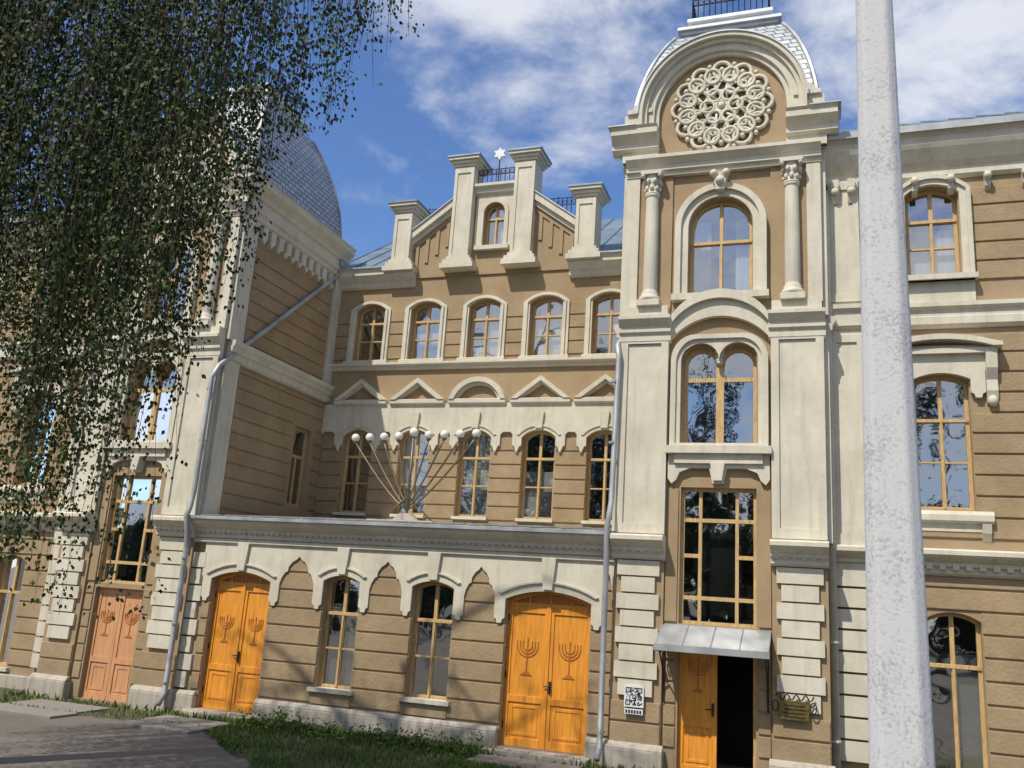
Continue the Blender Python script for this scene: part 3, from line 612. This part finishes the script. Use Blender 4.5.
# ---- wings
def wing(xc,s):
    X=lambda u: xc+s*u
    n=3; cen=[3.85+2.75*k for k in range(n)]; end=11.2
    xa,xb=sorted((X(TH-.05),X(end)))
    hs=[]
    for u in cen:
        c=X(u); hs+=[opening(c,.45,6.32,7.95,.18),opening(c,.46,2.0,4.32,.12),opening(c,.44,-2.35,.12,.14)]
    plate(B,'walls',[(xa,G0-.2),(xb,G0-.2),(xb,9.0),(xa,9.0)],hs,W,W+.4)
    stl=[['f','d','b'],['f','f','d'],['d','c','d']]
    e1=[];e2=[];e3=[]
    for k,u in enumerate(cen):
        c=X(u)
        window(B,c,.45,6.32,7.95,.18,W,stl[k][0],trans=.64,bar=True); window(B,c,.46,2.0,4.32,.12,W,stl[k][1],trans=.66); window(B,c,.44,-2.35,.12,.14,W,stl[k][2],trans=.66,bar=False)
        plate(B,'trim',opening(c,.62,6.2,8.0,.28),[opening(c,.47,6.205,7.95,.19)],W-.1,W+.01)
        plate(B,'trim',opening(c,.66,6.2,8.02,.30),[opening(c,.58,6.205,8.0,.24)],W-.15,W-.0)
        box(B,'trim',c-.7,c+.7,W-.2,W+.1,6.2,6.3)
        box(B,'trim',c-.66,c+.66,W-.05,W+.01,5.76,6.2)
        frieze(B,'trim',c-.78,c+.78,4.95,[(c,.46,4.32,.12)],3.98,.26,4.6,4.45,W-.1,W+.01)
        o=arc(c,.85,4.88,.14,14)+[(c-1.0,4.88),(c-1.0,4.95)]+[(x,z+.08) for x,z in arc(c,.85,4.9,.14,14)][::-1]+[(c+1.0,4.95),(c+1.0,4.88)]
        prism(B,'trim',o,W-.3,W+.01)
        box(B,'trim',c-.92,c+.92,W-.2,W+.01,4.78,4.88)
        for q in(-1,1):
            prism(B,'trim',[(W,4.78),(W-.22,4.78),(W-.2,4.5),(W-.1,4.3),(W-.12,4.1),(W-.05,3.9),(W,3.86)],c+q*.82-.09,c+q*.82+.09,'x')
            sphere(B,'column_stone',(c+q*.82,W-.08,3.92),.085,8,6,1.2)
        mould(B,'trim',c-.72,c+.72,W,[(.06,1.76),(.14,1.8),(.14,1.9),(.1,1.97)])
        box(B,'trim',c-.68,c+.68,W-.05,W+.01,1.62,1.77)
        for q in(-1,1): prism(B,'trim',[(W,1.76),(W-.14,1.76),(W-.1,1.6),(W-.03,1.5),(W,1.46)],c+q*.6-.07,c+q*.6+.07,'x')
        e1.append((c-.66,c+.66,6,8.4)); e2.append((c-.46,c+.46,1.9,5));e2.append((c-.78,c+.78,3.9,5)); e3.append((c-.44,c+.44,-2.4,.3))
        box(B,'trim',c-.55,c+.55,W-.1,W+.1,-2.45,-2.36)
    a,b=sorted((X(2.01),X(2.56)))
    box(B,'trim',a,b,W-.131,W+.01,1.3,8.3)
    plate(B,'trim',[(a,5.85),(b,5.85),(b,8.3),(a,8.3)],[[(a+.1,6.0),(b-.1,6.0),(b-.1,8.15),(a+.1,8.15)]],W-.165,W-.11)
    plate(B,'trim',[(a,1.34),(b,1.34),(b,5.2),(a,5.2)],[[(a+.1,1.5),(b-.1,1.5),(b-.1,5.05),(a+.1,5.05)]],W-.165,W-.11)
    box(B,'trim',a-.03,b+.03,W-.19,W,1.3,1.5)
    mould(B,'trim',a-.02,b+.02,W-.11,[(.05,5.3),(.1,5.36),(.1,5.62),(.17,5.68),(.17,5.765)])
    z=-2.3
    while z<.8: box(B,'trim',a,b,W-.125,W+.01,z+.02,z+.34); z+=.36
    u0=2.6
    ra,rb=sorted((X(u0),X(end)))
    rust(B,'rustication',ra,rb,6.2,8.1,W,e1,step=.37,d=.035); rust(B,'rustication',ra,rb,1.5,5.2,W,e2,step=.37,d=.035); rust(B,'rustication',ra,rb,-2.3,.75,W,e3,step=.37,d=.035)
    mould(B,'trim',xa,xb,W,[(.05,5.3),(.11,5.36),(.11,5.5),(.1,5.52),(.1,5.62),(.18,5.68),(.18,5.76)])
    mould(B,'trim',xa,xb,W-.0,[(a_,z_) for a_,z_ in CORN]); dentils(B,'trim',ra,rb,W-.1,.96,1.07,.2,.1,.08)
    k=-.24
    mould(B,'trim',xa,xb,W,[(.04,8.5+k),(.1,8.56+k),(.1,8.7+k),(.2,8.8+k),(.34,9.02+k),(.38,9.1+k),(.38,9.24+k),(.45,9.32+k)])
    for u in np.arange(2.95,end,.62):
        c=X(u); prism(B,'trim',[(W,8.52+k),(W-.2,8.52+k),(W-.22,8.42+k),(W-.14,8.36+k),(W-.12,8.26+k),(W-.04,8.2+k),(W,8.18+k)],c-.05,c+.05,'x'); sphere(B,'column_stone',(c,W-.17,8.44+k),.075,8,6)
    for q in(-.15,.15): prism(B,'trim',[(W,8.56+k),(W-.28,8.56+k),(W-.28,8.4+k),(W-.2,8.2+k),(W-.16,8.1+k)],X(2.29+q)-.07,X(2.29+q)+.07,'x'); sphere(B,'column_stone',(X(2.29+q),W-.23,8.32+k),.085,8,6)
    mould(B,'zinc_flashing',xa,xb,W,[(.45,9.32+k),(.51,9.30+k),(.51,9.44+k),(.4,9.46+k)])
    roofslope(xa,xb,W-.45,9.44+k,W+5,12.3)
    B.add('roof_sheets',[(xa,W+5,12.3),(xb,W+5,12.3),(xb,W+11,9),(xa,W+11,9)],[(0,1,2,3)])
    box(B,'plinth',xa,xb,W-.14,W+.01,G0-.1,-2.5)
    e=X(end); a,b=sorted((e,e-s*.3)); box(B,'walls',a,b,W+.4,W+10.5,G0-.2,9.0)
wing(TXR,1); wing(TXL,-1)
box(B,'walls',TXL-11,TXR+11,W+10.5,W+10.8,G0-.2,8.9)
# downspouts
x=TXL+TH+.1
tube(B,'downspouts',[(x+.05,R-.25,9.0),(x+.05,R-.25,8.85),(x,R-.4,8.65),(x,F+.1,5.05),(x-.02,F-.18,4.8),(x-.1,F-.28,4.5),(x-.12,F-.28,1.9),(x-.12,F-.34,1.5),(x-.12,F-.42,1.3),(x-.12,F-.3,.95),(x-.12,F-.26,.6),(x-.12,F-.26,-2.4),(x-.12,F-.42,-2.62)],.058,12)
for z in (4.2,3.0,.4,-1.0,-2.2): tube(B,'zinc_flashing',[(x-.12,F-.27,z),(x-.12,F-.27,z+.04)],.072,12)
lathe(B,'downspouts',(x+.05,R-.25),[(.07,8.9),(.12,9.0),(.14,9.15),(.14,9.18)],12)
tube(B,'downspouts',[(TXR-TH-.1,R-.3,8.9),(TXR-TH-.1,F+.2,5.2),(TXR-TH-.06,F-.2,4.95),(TXR-TH-.02,F-.24,4.75),(TXR-TH-.06,F-.24,1.9),(TXR-TH-.08,F-.45,1.35),(TXR-TH-.1,F-.3,.9),(TXR-TH-.1,F-.26,-2.4),(TXR-TH-.1,F-.45,-2.62)],.055,12)
for z in (4.2,3.0,.4,-1.0,-2.2): tube(B,'zinc_flashing',[(TXR-TH-.09,F-.25,z),(TXR-TH-.09,F-.25,z+.04)],.07,12)
for xc,s in((TXR,1),(TXL,-1)):
    x=xc+s*(TH+.06); tube(B,'painted_pipes',[(x,W-.2,8.1),(x,W-.28,7.8),(x,W-.28,-2.6)],.085,12)
    for z in (7.2,5.6,3.4,1.4,-.4,-2.0): tube(B,'painted_pipes',[(x,W-.28,z),(x,W-.28,z+.05)],.1,12)
# plaque
box(B,'wall_plaque',-.70,-.24,F-.2,F-.1,-1.66,-1.36)
for q in range(4): box(B,'ironwork',-.64,-.30,F-.206,F-.19,-1.44-q*.06,-1.425-q*.06)
tube(B,'ironwork',[(-.78+.62*i/20,F-.2,-1.30+.05*math.sin(i*1.3)) for i in range(21)],.012,5)
for x in(-.78,-.17): tube(B,'ironwork',[(x+.05*math.cos(t*.6),F-.2,-1.45+.09*math.sin(t*.6)) for t in range(12)],.011,5)
mm={'walls':'tan','rustication':'tanr','trim':'cream','column_stone':'cream','rosette':'cream','window_frames':'frame','window_glass':'glass','interiors':'dark','curtains':'curtain','blinds':'blind','door_transom':'doord','pier_caps':'roof',
'roof_scales':'scales','zinc_flashing':'zinc','roof_lantern':'white','railings':'iron','ironwork':'iron','steps':'plinth','plinth':'plinth','doors':'door','faded_doors':'doorp','door_carving':'doord','canopy':'zinc','porch_roof':'zinc','roof_sheets':'roof','star_of_david':'white','downspouts':'zinc','painted_pipes':'beigepipe','wall_plaque':'gold'}
B.build(mm,bevel={'trim':.009,'rustication':.012,'plinth':.02,'steps':.015,'doors':.004},smooth=('column_stone','rosette','downspouts','painted_pipes'))
# ---- QR sign
S=Group('qr_code_sign'); box(S,'panel',-3.37,-3.02,F-.175,F-.15,-1.72,-1.36)
box(S,'caption_panel',-3.36,-3.03,F-.172,F-.15,-1.84,-1.75)
n=17;ms=.30/n
for i in range(n):
    for j in range(n):
        cx,cz=-3.345+i*ms,-1.69+j*ms
        inf=[(a,b) for a,b in((0,0),(0,n-5),(n-5,n-5)) if a<=i<a+5 and b<=j<b+5]
        if inf:
            a,b=inf[0];on=max(abs(i-a-2),abs(j-b-2))!=1
        else: on=random.random()<.5
        if on: box(S,'modules',cx,cx+ms,F-.178,F-.174,cz,cz+ms)
for k in range(6): box(S,'caption',-3.34+k*.05,-3.34+k*.05+.035,F-.175,F-.171,-1.825,-1.77)
S.build({'panel':'signwhite','modules':'signblack','caption_panel':'signwhite','caption':'signblack'})
# ---- menorah on porch roof
Mn=Group('menorah'); mx,my=-8.78,18.1; mz=1.48
prism(Mn,'base',[(mx-.8,mz-.03),(mx+.8,mz-.03),(mx+.8,mz+.05),(mx-.8,mz+.05)],my-.35,my+.35)
prism(Mn,'base',[(mx-.3,mz+.05),(mx+.3,mz+.05),(mx+.1,mz+.22),(mx-.1,mz+.22)],my-.15,my+.15)
tube(Mn,'stem',[(mx,my,mz+.1),(mx,my,mz+1.98)],.034,8)
ang=math.radians(10)
for k in range(1,5):
    r=.42*k; z0=mz+.3
    for s in(-1,1):
        path=[]
        for t in range(9):
            u=t/8; hx=s*r*(u**.9); path.append((mx+hx*math.cos(ang),my-hx*math.sin(ang),z0+(4-k)*.06+(1.6-(4-k)*.06)*u**1.12))
        tube(Mn,'branches',path,.022,6); e=path[-1]
        lathe(Mn,'branches',(e[0],e[1]),[(.02,e[2]-.04),(.06,e[2]),(.065,e[2]+.02)],8); sphere(Mn,'globes',(e[0],e[1],e[2]+.10),.10,12,8)
sphere(Mn,'globes',(mx,my,mz+2.08),.105,12,8)
for s in (-1,1): tube(Mn,'stem',[(mx+s*.65,my,mz+.05),(mx+s*.02,my,mz+.6)],.018,6)
Mn.build({'base':'plinth','stem':'steel','branches':'steel','globes':'globe'},smooth=('stem','branches','globes'))
# ---- concrete utility pole
def polemat():
    m,t,b=nt('whitewashed_concrete');N=t.nodes;L=t.links
    tc=N.new('ShaderNodeTexCoord')
    n=N.new('ShaderNodeTexNoise');n.inputs['Scale'].default_value=70;n.inputs['Detail'].default_value=4
    n2=N.new('ShaderNodeTexNoise');n2.inputs['Scale'].default_value=5;n2.inputs['Detail'].default_value=6
    v=N.new('ShaderNodeTexVoronoi');v.inputs['Scale'].default_value=45
    for q in(n,n2,v):L.new(tc.outputs['Object'],q.inputs['Vector'])
    r=N.new('ShaderNodeValToRGB');r.color_ramp.elements[0].position=.34;r.color_ramp.elements[1].position=.5
    r.color_ramp.elements[0].color=(.34,.34,.34,1);r.color_ramp.elements[1].color=(.54,.54,.54,1)
    ad=N.new('ShaderNodeMixRGB');ad.inputs[0].default_value=.4;L.new(n.outputs['Fac'],ad.inputs[1]);L.new(n2.outputs['Fac'],ad.inputs[2])
    L.new(ad.outputs[0],r.inputs[0])
    mx_=N.new('ShaderNodeMixRGB');mx_.blend_type='MULTIPLY';rv=N.new('ShaderNodeValToRGB');rv.color_ramp.elements[0].color=(.5,.5,.5,1);rv.color_ramp.elements[1].position=.1;rv.color_ramp.elements[1].color=(1,1,1,1)
    L.new(v.outputs['Distance'],rv.inputs[0]);mx_.inputs[0].default_value=.5;L.new(r.outputs[0],mx_.inputs[1]);L.new(rv.outputs[0],mx_.inputs[2])
    L.new(mx_.outputs[0],b.inputs['Base Color']);b.inputs['Roughness'].default_value=.9
    bp=N.new('ShaderNodeBump');bp.inputs['Strength'].default_value=.5;bp.inputs['Distance'].default_value=.005;L.new(ad.outputs[0],bp.inputs['Height']);L.new(bp.outputs[0],b.inputs['Normal'])
    return m
MAT['pole']=polemat()
PG=Group('utility_pole'); px,py=.281,4.0
def sq(z): 
    w=(.235-.0215*(z+.54))/2; ch=w*.38; a=math.radians(-4)
    pts=[(-w,-w+ch),(-w+ch,-w),(w-ch,-w),(w,-w+ch),(w,w-ch),(w-ch,w),(-w+ch,w),(-w,w-ch)]
    return [(px+x*math.cos(a)-y*math.sin(a),py+x*math.sin(a)+y*math.cos(a),z) for x,y in pts]
V=[];zs=[G0-.2+i*.4 for i in range(20)]
for z in zs: V+=sq(z)
Fp=[(i*8+k,i*8+(k+1)%8,(i+1)*8+(k+1)%8,(i+1)*8+k) for i in range(len(zs)-1) for k in range(8)]+[tuple((len(zs)-1)*8+k for k in range(8))]
PG.add('shaft',V,Fp)
zt=zs[-1]; box(PG,'crossarm',px-.8,px+.8,py-.12,py-.05,zt-.4,zt-.28)
for x in(-.7,-.3,.3,.7): lathe(PG,'insulators',(px+x,py-.08),[(.03,zt-.28),(.05,zt-.22),(.035,zt-.18),(.05,zt-.14),(.02,zt-.1)],8)
PG.build({'shaft':'pole','crossarm':'iron','insulators':'white'},bevel={'shaft':.012})
# ---- weeping birch
def cards(name,P,D,size,mat,asp=.6,extra=None):
    n=len(P); rnd=np.random.normal(size=(n,3)); D=D/np.linalg.norm(D,axis=1)[:,None]
    S=np.cross(D,rnd); S/=np.linalg.norm(S,axis=1)[:,None]
    s=size[:,None]
    V=np.stack([P-D*s*.5,P+S*s*asp*.5-D*s*.1,P+D*s*.5,P-S*s*asp*.5-D*s*.1],1).reshape(-1,3)
    me=bpy.data.meshes.new(name); me.vertices.add(n*4); me.vertices.foreach_set('co',V.ravel())
    me.loops.add(n*4); me.loops.foreach_set('vertex_index',np.arange(n*4,dtype=np.int32))
    me.polygons.add(n); me.polygons.foreach_set('loop_start',np.arange(0,n*4,4,dtype=np.int32)); me.polygons.foreach_set('loop_total',np.full(n,4,dtype=np.int32))
    me.update(calc_edges=True); me.validate(); me.materials.append(MAT[mat]); o=bpy.data.objects.new(name,me); scene.collection.objects.link(o); return o
TG=Group('weeping_birch_tree')
tp=[(-12.6,8.6,G0-.1),(-12.55,8.6,0),(-12.3,8.5,3),(-12.0,8.4,6),(-11.6,8.3,9),(-11.2,8.3,12.5)]
tube(TG,'trunk',tp,[.32,.27,.23,.18,.12,.03],12)
ex_=[-13.5,-11,-9.3,-8.5,-8.0,-7.6,-7.25,-6.8,-6.2,-5.7,-5.1,-4.5]; ez=[-.5,.0,.2,-.4,-.9,-.5,1.4,2.9,4.9,5.9,6.6,7.3]
PP=[];DD=[];SS=[]
for i in range(16):
    h=random.uniform(3.5,11); t=(h-0)/12.5; base=Vector((-12.5+t*1.2,8.5,h))
    tx=random.uniform(-11,-5) if i<12 else random.uniform(-17,-13.5); ty=random.uniform(7.0,10); tz=min(10.5,max(h+random.uniform(0,2),7.6))
    mid=base.lerp(Vector((tx,ty,tz)),.5)+Vector((0,0,.8)); path=[base,base.lerp(mid,.5)+Vector((0,0,.2)),mid,mid.lerp(Vector((tx,ty,tz)),.5)+Vector((0,0,.25)),Vector((tx,ty,tz))]
    tube(TG,'limbs',[tuple(p) for p in path],[.08,.06,.04,.025,.012],7)
def strand(x,y,zt,zbot,dens):
    L=zt-zbot; n=max(4,int(L/.35)); pts=[]; dx=random.uniform(-.12,.12);dy=random.uniform(-.1,.1);ph=random.uniform(0,6)
    for i in range(n+1):
        u=i/n; pts.append((x+dx*u*L*.4+.06*math.sin(ph+u*L*1.3),y+dy*u*L*.4+.05*math.cos(ph+u*L),zt-L*u))
    tube(TG,'twigs',pts,[.007*(1-.7*i/n) for i in range(n+1)],3,False)
    m=int(L*dens); P=np.array(pts); u=np.sort(np.random.rand(m))*n; i0=np.minimum(u.astype(int),n-1); f=(u-i0)[:,None]
    keep=(np.sin(u*1.9+ph)+np.sin(u*.83+2*ph)+np.random.normal(size=m)*.8)>-.6
    u=u[keep];i0=i0[keep];f=f[keep];m=len(u)
    q=P[i0]*(1-f)+P[i0+1]*f
    spr=np.sin(u*5+ph)[:,None]*.06
    off=np.random.normal(size=(m,3))*np.array([.085,.085,.04])+spr*np.array([1,.6,0]); q=q+off
    d=off*3+np.random.normal(size=(m,3))*.25+np.array([0,0,-.8]); PP.append(q);DD.append(d);SS.append(np.random.uniform(.042,.08,m))
for i in range(730):
    if i<530: x=-13.3+ (8.7)*random.random()**1.25
    elif i<670: x=random.uniform(-13,-7.0)
    else: x=random.uniform(-9.6,-7.3)
    y=random.uniform(7.0,9.6); 
    zb=np.interp(x,ex_,ez); xe=x
    x=x-(y-8)*.85*(abs(x)/9)
    zt=random.uniform(max(zb+.6,6.4),10.2 if x<-7 else 8.6)
    q=random.random(); lo=zb+(zt-zb)*(0 if q<.10 else random.random()**1.1*.75)
    if -8.6<xe<-7.2 and q>.12: lo=max(lo,1.4+random.random()*2)
    if xe<-8.6 and q>.14: lo=max(lo,random.uniform(1.4,3.8))
    if 530<=i<670: lo=max(lo,random.uniform(2.9,4.5))
    if i>=670: zt=min(zt,random.uniform(4,7)); lo=random.uniform(zb,zb+2.2)
    strand(x,y,zt,lo,50)
P=np.concatenate(PP);D=np.concatenate(DD);S_=np.concatenate(SS)
e=TG.build({'trunk':'bark','limbs':'bark','twigs':'twig'},smooth=('trunk','limbs'))
o=cards('leaves',P,D,S_,'leaf',.72); o.parent=e
print('leaves',len(P))
# ---- trees across the street behind the viewpoint
DT_=Group('distant_trees')
n=20000
cl=[]
for i in range(46):
    cx,cy,cz,rr=random.uniform(-60,60),random.uniform(-38,-31),random.uniform(-1,5.0),random.uniform(1.8,3.4); cl.append((cx,cy,cz,rr))
    G2=Group('t'); sphere(G2,'s',(cx,cy,cz),rr*.85,12,8,1.05); Vv,Ff,_=G2.parts['s']
    ph1,ph2=random.uniform(0,6),random.uniform(0,6)
    Vv=[(x+.4*math.sin(2.1*z+ph1),y+.4*math.sin(1.7*x+ph2),z+.4*math.sin(1.9*x+ph1)) for x,y,z in Vv]
    DT_.add('crowns',Vv,Ff)
cl=np.array(cl);k=np.random.randint(0,len(cl),n);dv=np.random.normal(size=(n,3));dv/=np.linalg.norm(dv,axis=1)[:,None]
P=cl[k,:3]+dv*cl[k,3:4]*np.random.uniform(.8,1.3,(n,1));P[:,2]=np.maximum(P[:,2],G0+.2)
# tall open-crowned street trees
tall=[]
for tx,H in ((-8.6,17),(-3.2,12),(6.2,15),(11.5,19),(-15.5,20),(-22.5,15),(-29.5,22),(-36,16),(-44,19),(19,16),(28,18)):
    ty=-26+random.uniform(-1.5,1.5)
    tube(DT_,'trunks',[(tx,ty,G0-.1),(tx+.2,ty,H*.4),(tx+.1,ty,H)],[.28,.18,.04],7)
    for b in range(26):
        h=random.uniform(.25,.97)*H; w=(1-(h/H-.45)**2*1.6)*2.6*random.uniform(.4,1); a=random.uniform(0,6.28)
        ex,ey,ez_=tx+w*math.cos(a),ty+w*math.sin(a),h+random.uniform(.2,1.2)
        tube(DT_,'trunks',[(tx+.1,ty,h-1),(ex,ey,ez_)],[.06,.02],4,False)
        m=random.randint(60,130); c=np.random.normal(size=(m,3))*np.array([.45,.45,.9])+np.array([ex,ey,ez_-.7]); tall.append(c)
tall=np.concatenate(tall);P=np.concatenate([P,tall])
e=DT_.build({'crowns':'hedge','trunks':'twig'},smooth=('crowns',))
sz=np.concatenate([np.random.uniform(.3,.6,n),np.random.uniform(.18,.38,len(tall))])
o=cards('leaf_clumps',P,np.random.normal(size=(len(P),3)),sz,'leaf2',.8);o.parent=e
# ------------------------------------------------------------------ ground
def gmat(name,c1,c2,scale,bump,c3=None):
    m,t,b=nt(name);N=t.nodes;L=t.links;tc=N.new('ShaderNodeTexCoord')
    n=N.new('ShaderNodeTexNoise');n.inputs['Scale'].default_value=scale;n.inputs['Detail'].default_value=6;n.inputs['Roughness'].default_value=.7
    n2=N.new('ShaderNodeTexNoise');n2.inputs['Scale'].default_value=.6;n2.inputs['Detail'].default_value=4
    L.new(tc.outputs['Object'],n.inputs['Vector']);L.new(tc.outputs['Object'],n2.inputs['Vector'])
    r=N.new('ShaderNodeValToRGB');r.color_ramp.elements[0].position=.3;r.color_ramp.elements[1].position=.7
    r.color_ramp.elements[0].color=(*c1,1);r.color_ramp.elements[1].color=(*c2,1)
    mx_=N.new('ShaderNodeMixRGB');mx_.inputs[0].default_value=.5;L.new(n.outputs['Fac'],mx_.inputs[1]);L.new(n2.outputs['Fac'],mx_.inputs[2]);L.new(mx_.outputs[0],r.inputs[0])
    L.new(r.outputs[0],b.inputs['Base Color']);b.inputs['Roughness'].default_value=.95
    bp=N.new('ShaderNodeBump');bp.inputs['Strength'].default_value=bump;bp.inputs['Distance'].default_value=.02;L.new(n.outputs['Fac'],bp.inputs['Height']);L.new(bp.outputs[0],b.inputs['Normal'])
    return m
MAT['asph']=gmat('worn_asphalt',(.095,.083,.068),(.19,.165,.135),25,.5)
MAT['soil']=gmat('soil_and_grass',(.045,.05,.02),(.11,.10,.055),12,.8)
MAT['slab']=gmat('concrete_slab',(.18,.165,.145),(.28,.26,.225),20,.4)
def sheet(name,pts,z,mat):
    me=bpy.data.meshes.new(name);me.from_pydata([(x,y,z) for x,y in pts],[],[tuple(range(len(pts)))]);me.materials.append(MAT[mat]);o=bpy.data.objects.new(name,me);scene.collection.objects.link(o);return o
sheet('ground',[(-400,-400),(400,-400),(400,400),(-400,400)],G0,'asph')
gp=[(-26,14.9),(-17,14.7),(-15.3,14.55),(-13.6,15.0),(-12.4,15.3),(-11.3,15.1),(-10.2,14.2),(-8.4,12.7),(-6,11.2),(-3,10.2),(2,9.6),(12,9.6),(12,17.2),(-26,17.2)]
gq=[]
for i in range(len(gp)-5):
    a,b=gp[i],gp[i+1]
    for k in range(8): u=k/8; gq.append((a[0]+(b[0]-a[0])*u+random.uniform(-.08,.08),a[1]+(b[1]-a[1])*u+random.uniform(-.1,.1)))
gp=gq+gp[-5:]
sheet('grass_verge_soil',gp,G0+.006,'soil')
SL=Group('door_path')
slabs=((-12.65,-11.05,14.5,15.2),(-12.7,-11.1,15.25,15.95),(-16.1,-14.0,14.2,14.9),(-16.0,-14.1,14.95,15.9),(-2.9,-.8,14.9,16.0),(-2.95,-.85,13.8,14.85),(-2.9,-.9,12.7,13.75),(-5.9,-4.0,15.3,16.1))
for (a,b,c,d) in slabs:
    box(SL,'slabs',a,b,c,d,G0-.03,G0+.05)
SL.build({'slabs':'slab'},bevel={'slabs':.012})
def inpoly(x,y):
    r=False;n=len(gp)
    for i in range(n):
        x1_,y1_=gp[i];x2_,y2_=gp[(i+1)%n]
        if (y1_>y)!=(y2_>y) and x<(x2_-x1_)*(y-y1_)/(y2_-y1_)+x1_: r=not r
    return r
bl=[];bd=[];bs=[]
clump=[(random.uniform(-20,2),random.uniform(12,16.4),random.uniform(.2,.7)) for _ in range(130)]+[(random.uniform(-10.8,-5.9),random.uniform(16.0,16.4),random.uniform(.15,.4)) for _ in range(26)]
cnt=0
while cnt<42000:
    c=random.choice(clump) if random.random()<.75 else (random.uniform(-20,2),random.uniform(12,16.4),.5)
    x=random.gauss(c[0],c[2]);y=random.gauss(c[1],c[2]*.7)
    if y>16.42 or y<11 or not inpoly(x,y): continue
    if any(a-.05<x<b+.05 and c_<y<d for a,b,c_,d in slabs): continue
    h=random.uniform(.04,.13)*(1.7 if y>15.9 and random.random()<.4 else 1)
    bl.append((x,y,G0+h*.45));bd.append((random.gauss(0,.35),random.gauss(0,.35),1));bs.append(h);cnt+=1
o=cards('grass',np.array(bl),np.array(bd),np.array(bs),'grass',.22)
wp=[];wd=[];ws=[]
for _ in range(80):
    x=random.uniform(-10.9,-5.9);y=random.uniform(15.6,16.35);h=random.uniform(.12,.42)
    for k in range(28):
        u=random.random();wp.append((x+random.gauss(0,.08),y+random.gauss(0,.06),G0+h*u+.02));wd.append((random.gauss(0,1),random.gauss(0,1),random.uniform(.1,1)));ws.append(random.uniform(.04,.09))
cards('weeds',np.array(wp),np.array(wd),np.array(ws),'grass',.55)
# ------------------------------------------------------------------ light, sky, camera
az=math.radians(24);el=math.radians(54)
sv=Vector((-math.sin(az)*math.cos(el),-math.cos(az)*math.cos(el),math.sin(el)))
ld=bpy.data.lights.new('sun','SUN');ld.energy=4.5;ld.angle=math.radians(.53);ld.color=(1,.94,.84)
lo=bpy.data.objects.new('sun',ld);scene.collection.objects.link(lo);lo.rotation_euler=sv.to_track_quat('Z','Y').to_euler()
w=bpy.data.worlds.new('World');scene.world=w;w.use_nodes=True;t=w.node_tree;N=t.nodes;L=t.links
bg=N['Background'];sky=N.new('ShaderNodeTexSky');sky.sky_type='NISHITA';sky.sun_disc=False;sky.sun_elevation=el;sky.sun_rotation=math.pi+az;sky.air_density=1.0;sky.dust_density=.3;sky.ozone_density=2.0
tint=N.new('ShaderNodeMixRGB');tint.blend_type='MULTIPLY';tint.inputs[0].default_value=1;tint.inputs[2].default_value=(.80,.98,1.26,1);L.new(sky.outputs[0],tint.inputs[1])
tc=N.new('ShaderNodeTexCoord')
mp=N.new('ShaderNodeMapping');mp.inputs['Scale'].default_value=(1,1,1.7);mp.inputs['Location'].default_value=(.35,.1,.2);L.new(tc.outputs['Generated'],mp.inputs[0])
ns=N.new('ShaderNodeTexNoise');ns.inputs['Scale'].default_value=4.6;ns.inputs['Detail'].default_value=8;ns.inputs['Roughness'].default_value=.6;ns.inputs['Distortion'].default_value=.2;L.new(mp.outputs[0],ns.inputs['Vector'])
def dotmask(d,a,b,k):
    d=Vector(d).normalized()
    v=N.new('ShaderNodeVectorMath');v.operation='DOT_PRODUCT';v.inputs[1].default_value=d;L.new(tc.outputs['Generated'],v.inputs[0])
    m=N.new('ShaderNodeMapRange');m.interpolation_type='SMOOTHSTEP';m.inputs[1].default_value=a;m.inputs[2].default_value=b;m.inputs[4].default_value=k;L.new(v.outputs['Value'],m.inputs[0]);return m.outputs[0]
m1=dotmask((-.22,.76,.62),.965,.998,.25);m2=dotmask((.16,.80,.60),.94,.995,.21);m3=dotmask((-.3,-.85,.45),.1,.7,.30)
mxm=N.new('ShaderNodeMath');mxm.operation='MAXIMUM';L.new(m1,mxm.inputs[0]);L.new(m2,mxm.inputs[1])
mx3=N.new('ShaderNodeMath');mx3.operation='MAXIMUM';L.new(mxm.outputs[0],mx3.inputs[0]);L.new(m3,mx3.inputs[1])
ma=N.new('ShaderNodeMath');ma.operation='ADD';L.new(mx3.outputs[0],ma.inputs[0]);L.new(ns.outputs['Fac'],ma.inputs[1])
cr=N.new('ShaderNodeMapRange');cr.interpolation_type='SMOOTHSTEP';cr.inputs[1].default_value=.60;cr.inputs[2].default_value=.88;cr.inputs[4].default_value=.9;L.new(ma.outputs[0],cr.inputs[0])
mix=N.new('ShaderNodeMixRGB');L.new(cr.outputs[0],mix.inputs[0]);L.new(tint.outputs[0],mix.inputs[1]);mix.inputs[2].default_value=(6.3,6.5,7.0,1)
L.new(mix.outputs[0],bg.inputs[0]);bg.inputs[1].default_value=.132
cd=bpy.data.cameras.new('camera');cam=bpy.data.objects.new('camera',cd);scene.collection.objects.link(cam);scene.camera=cam
cd.sensor_width=36;cd.lens=884.7*36/1024;cd.clip_start=.05;cd.clip_end=2000
r=Vector((.9447,.3215,.0644)).normalized();f=Vector((-.3275,.915,.2356)).normalized();u=r.cross(f).normalized();r=f.cross(u)
M=Matrix(((r.x,u.x,-f.x,0),(r.y,u.y,-f.y,0),(r.z,u.z,-f.z,0),(0,0,0,1)));cam.matrix_world=M
scene.view_settings.view_transform='Standard';scene.view_settings.look='None';scene.view_settings.exposure=0
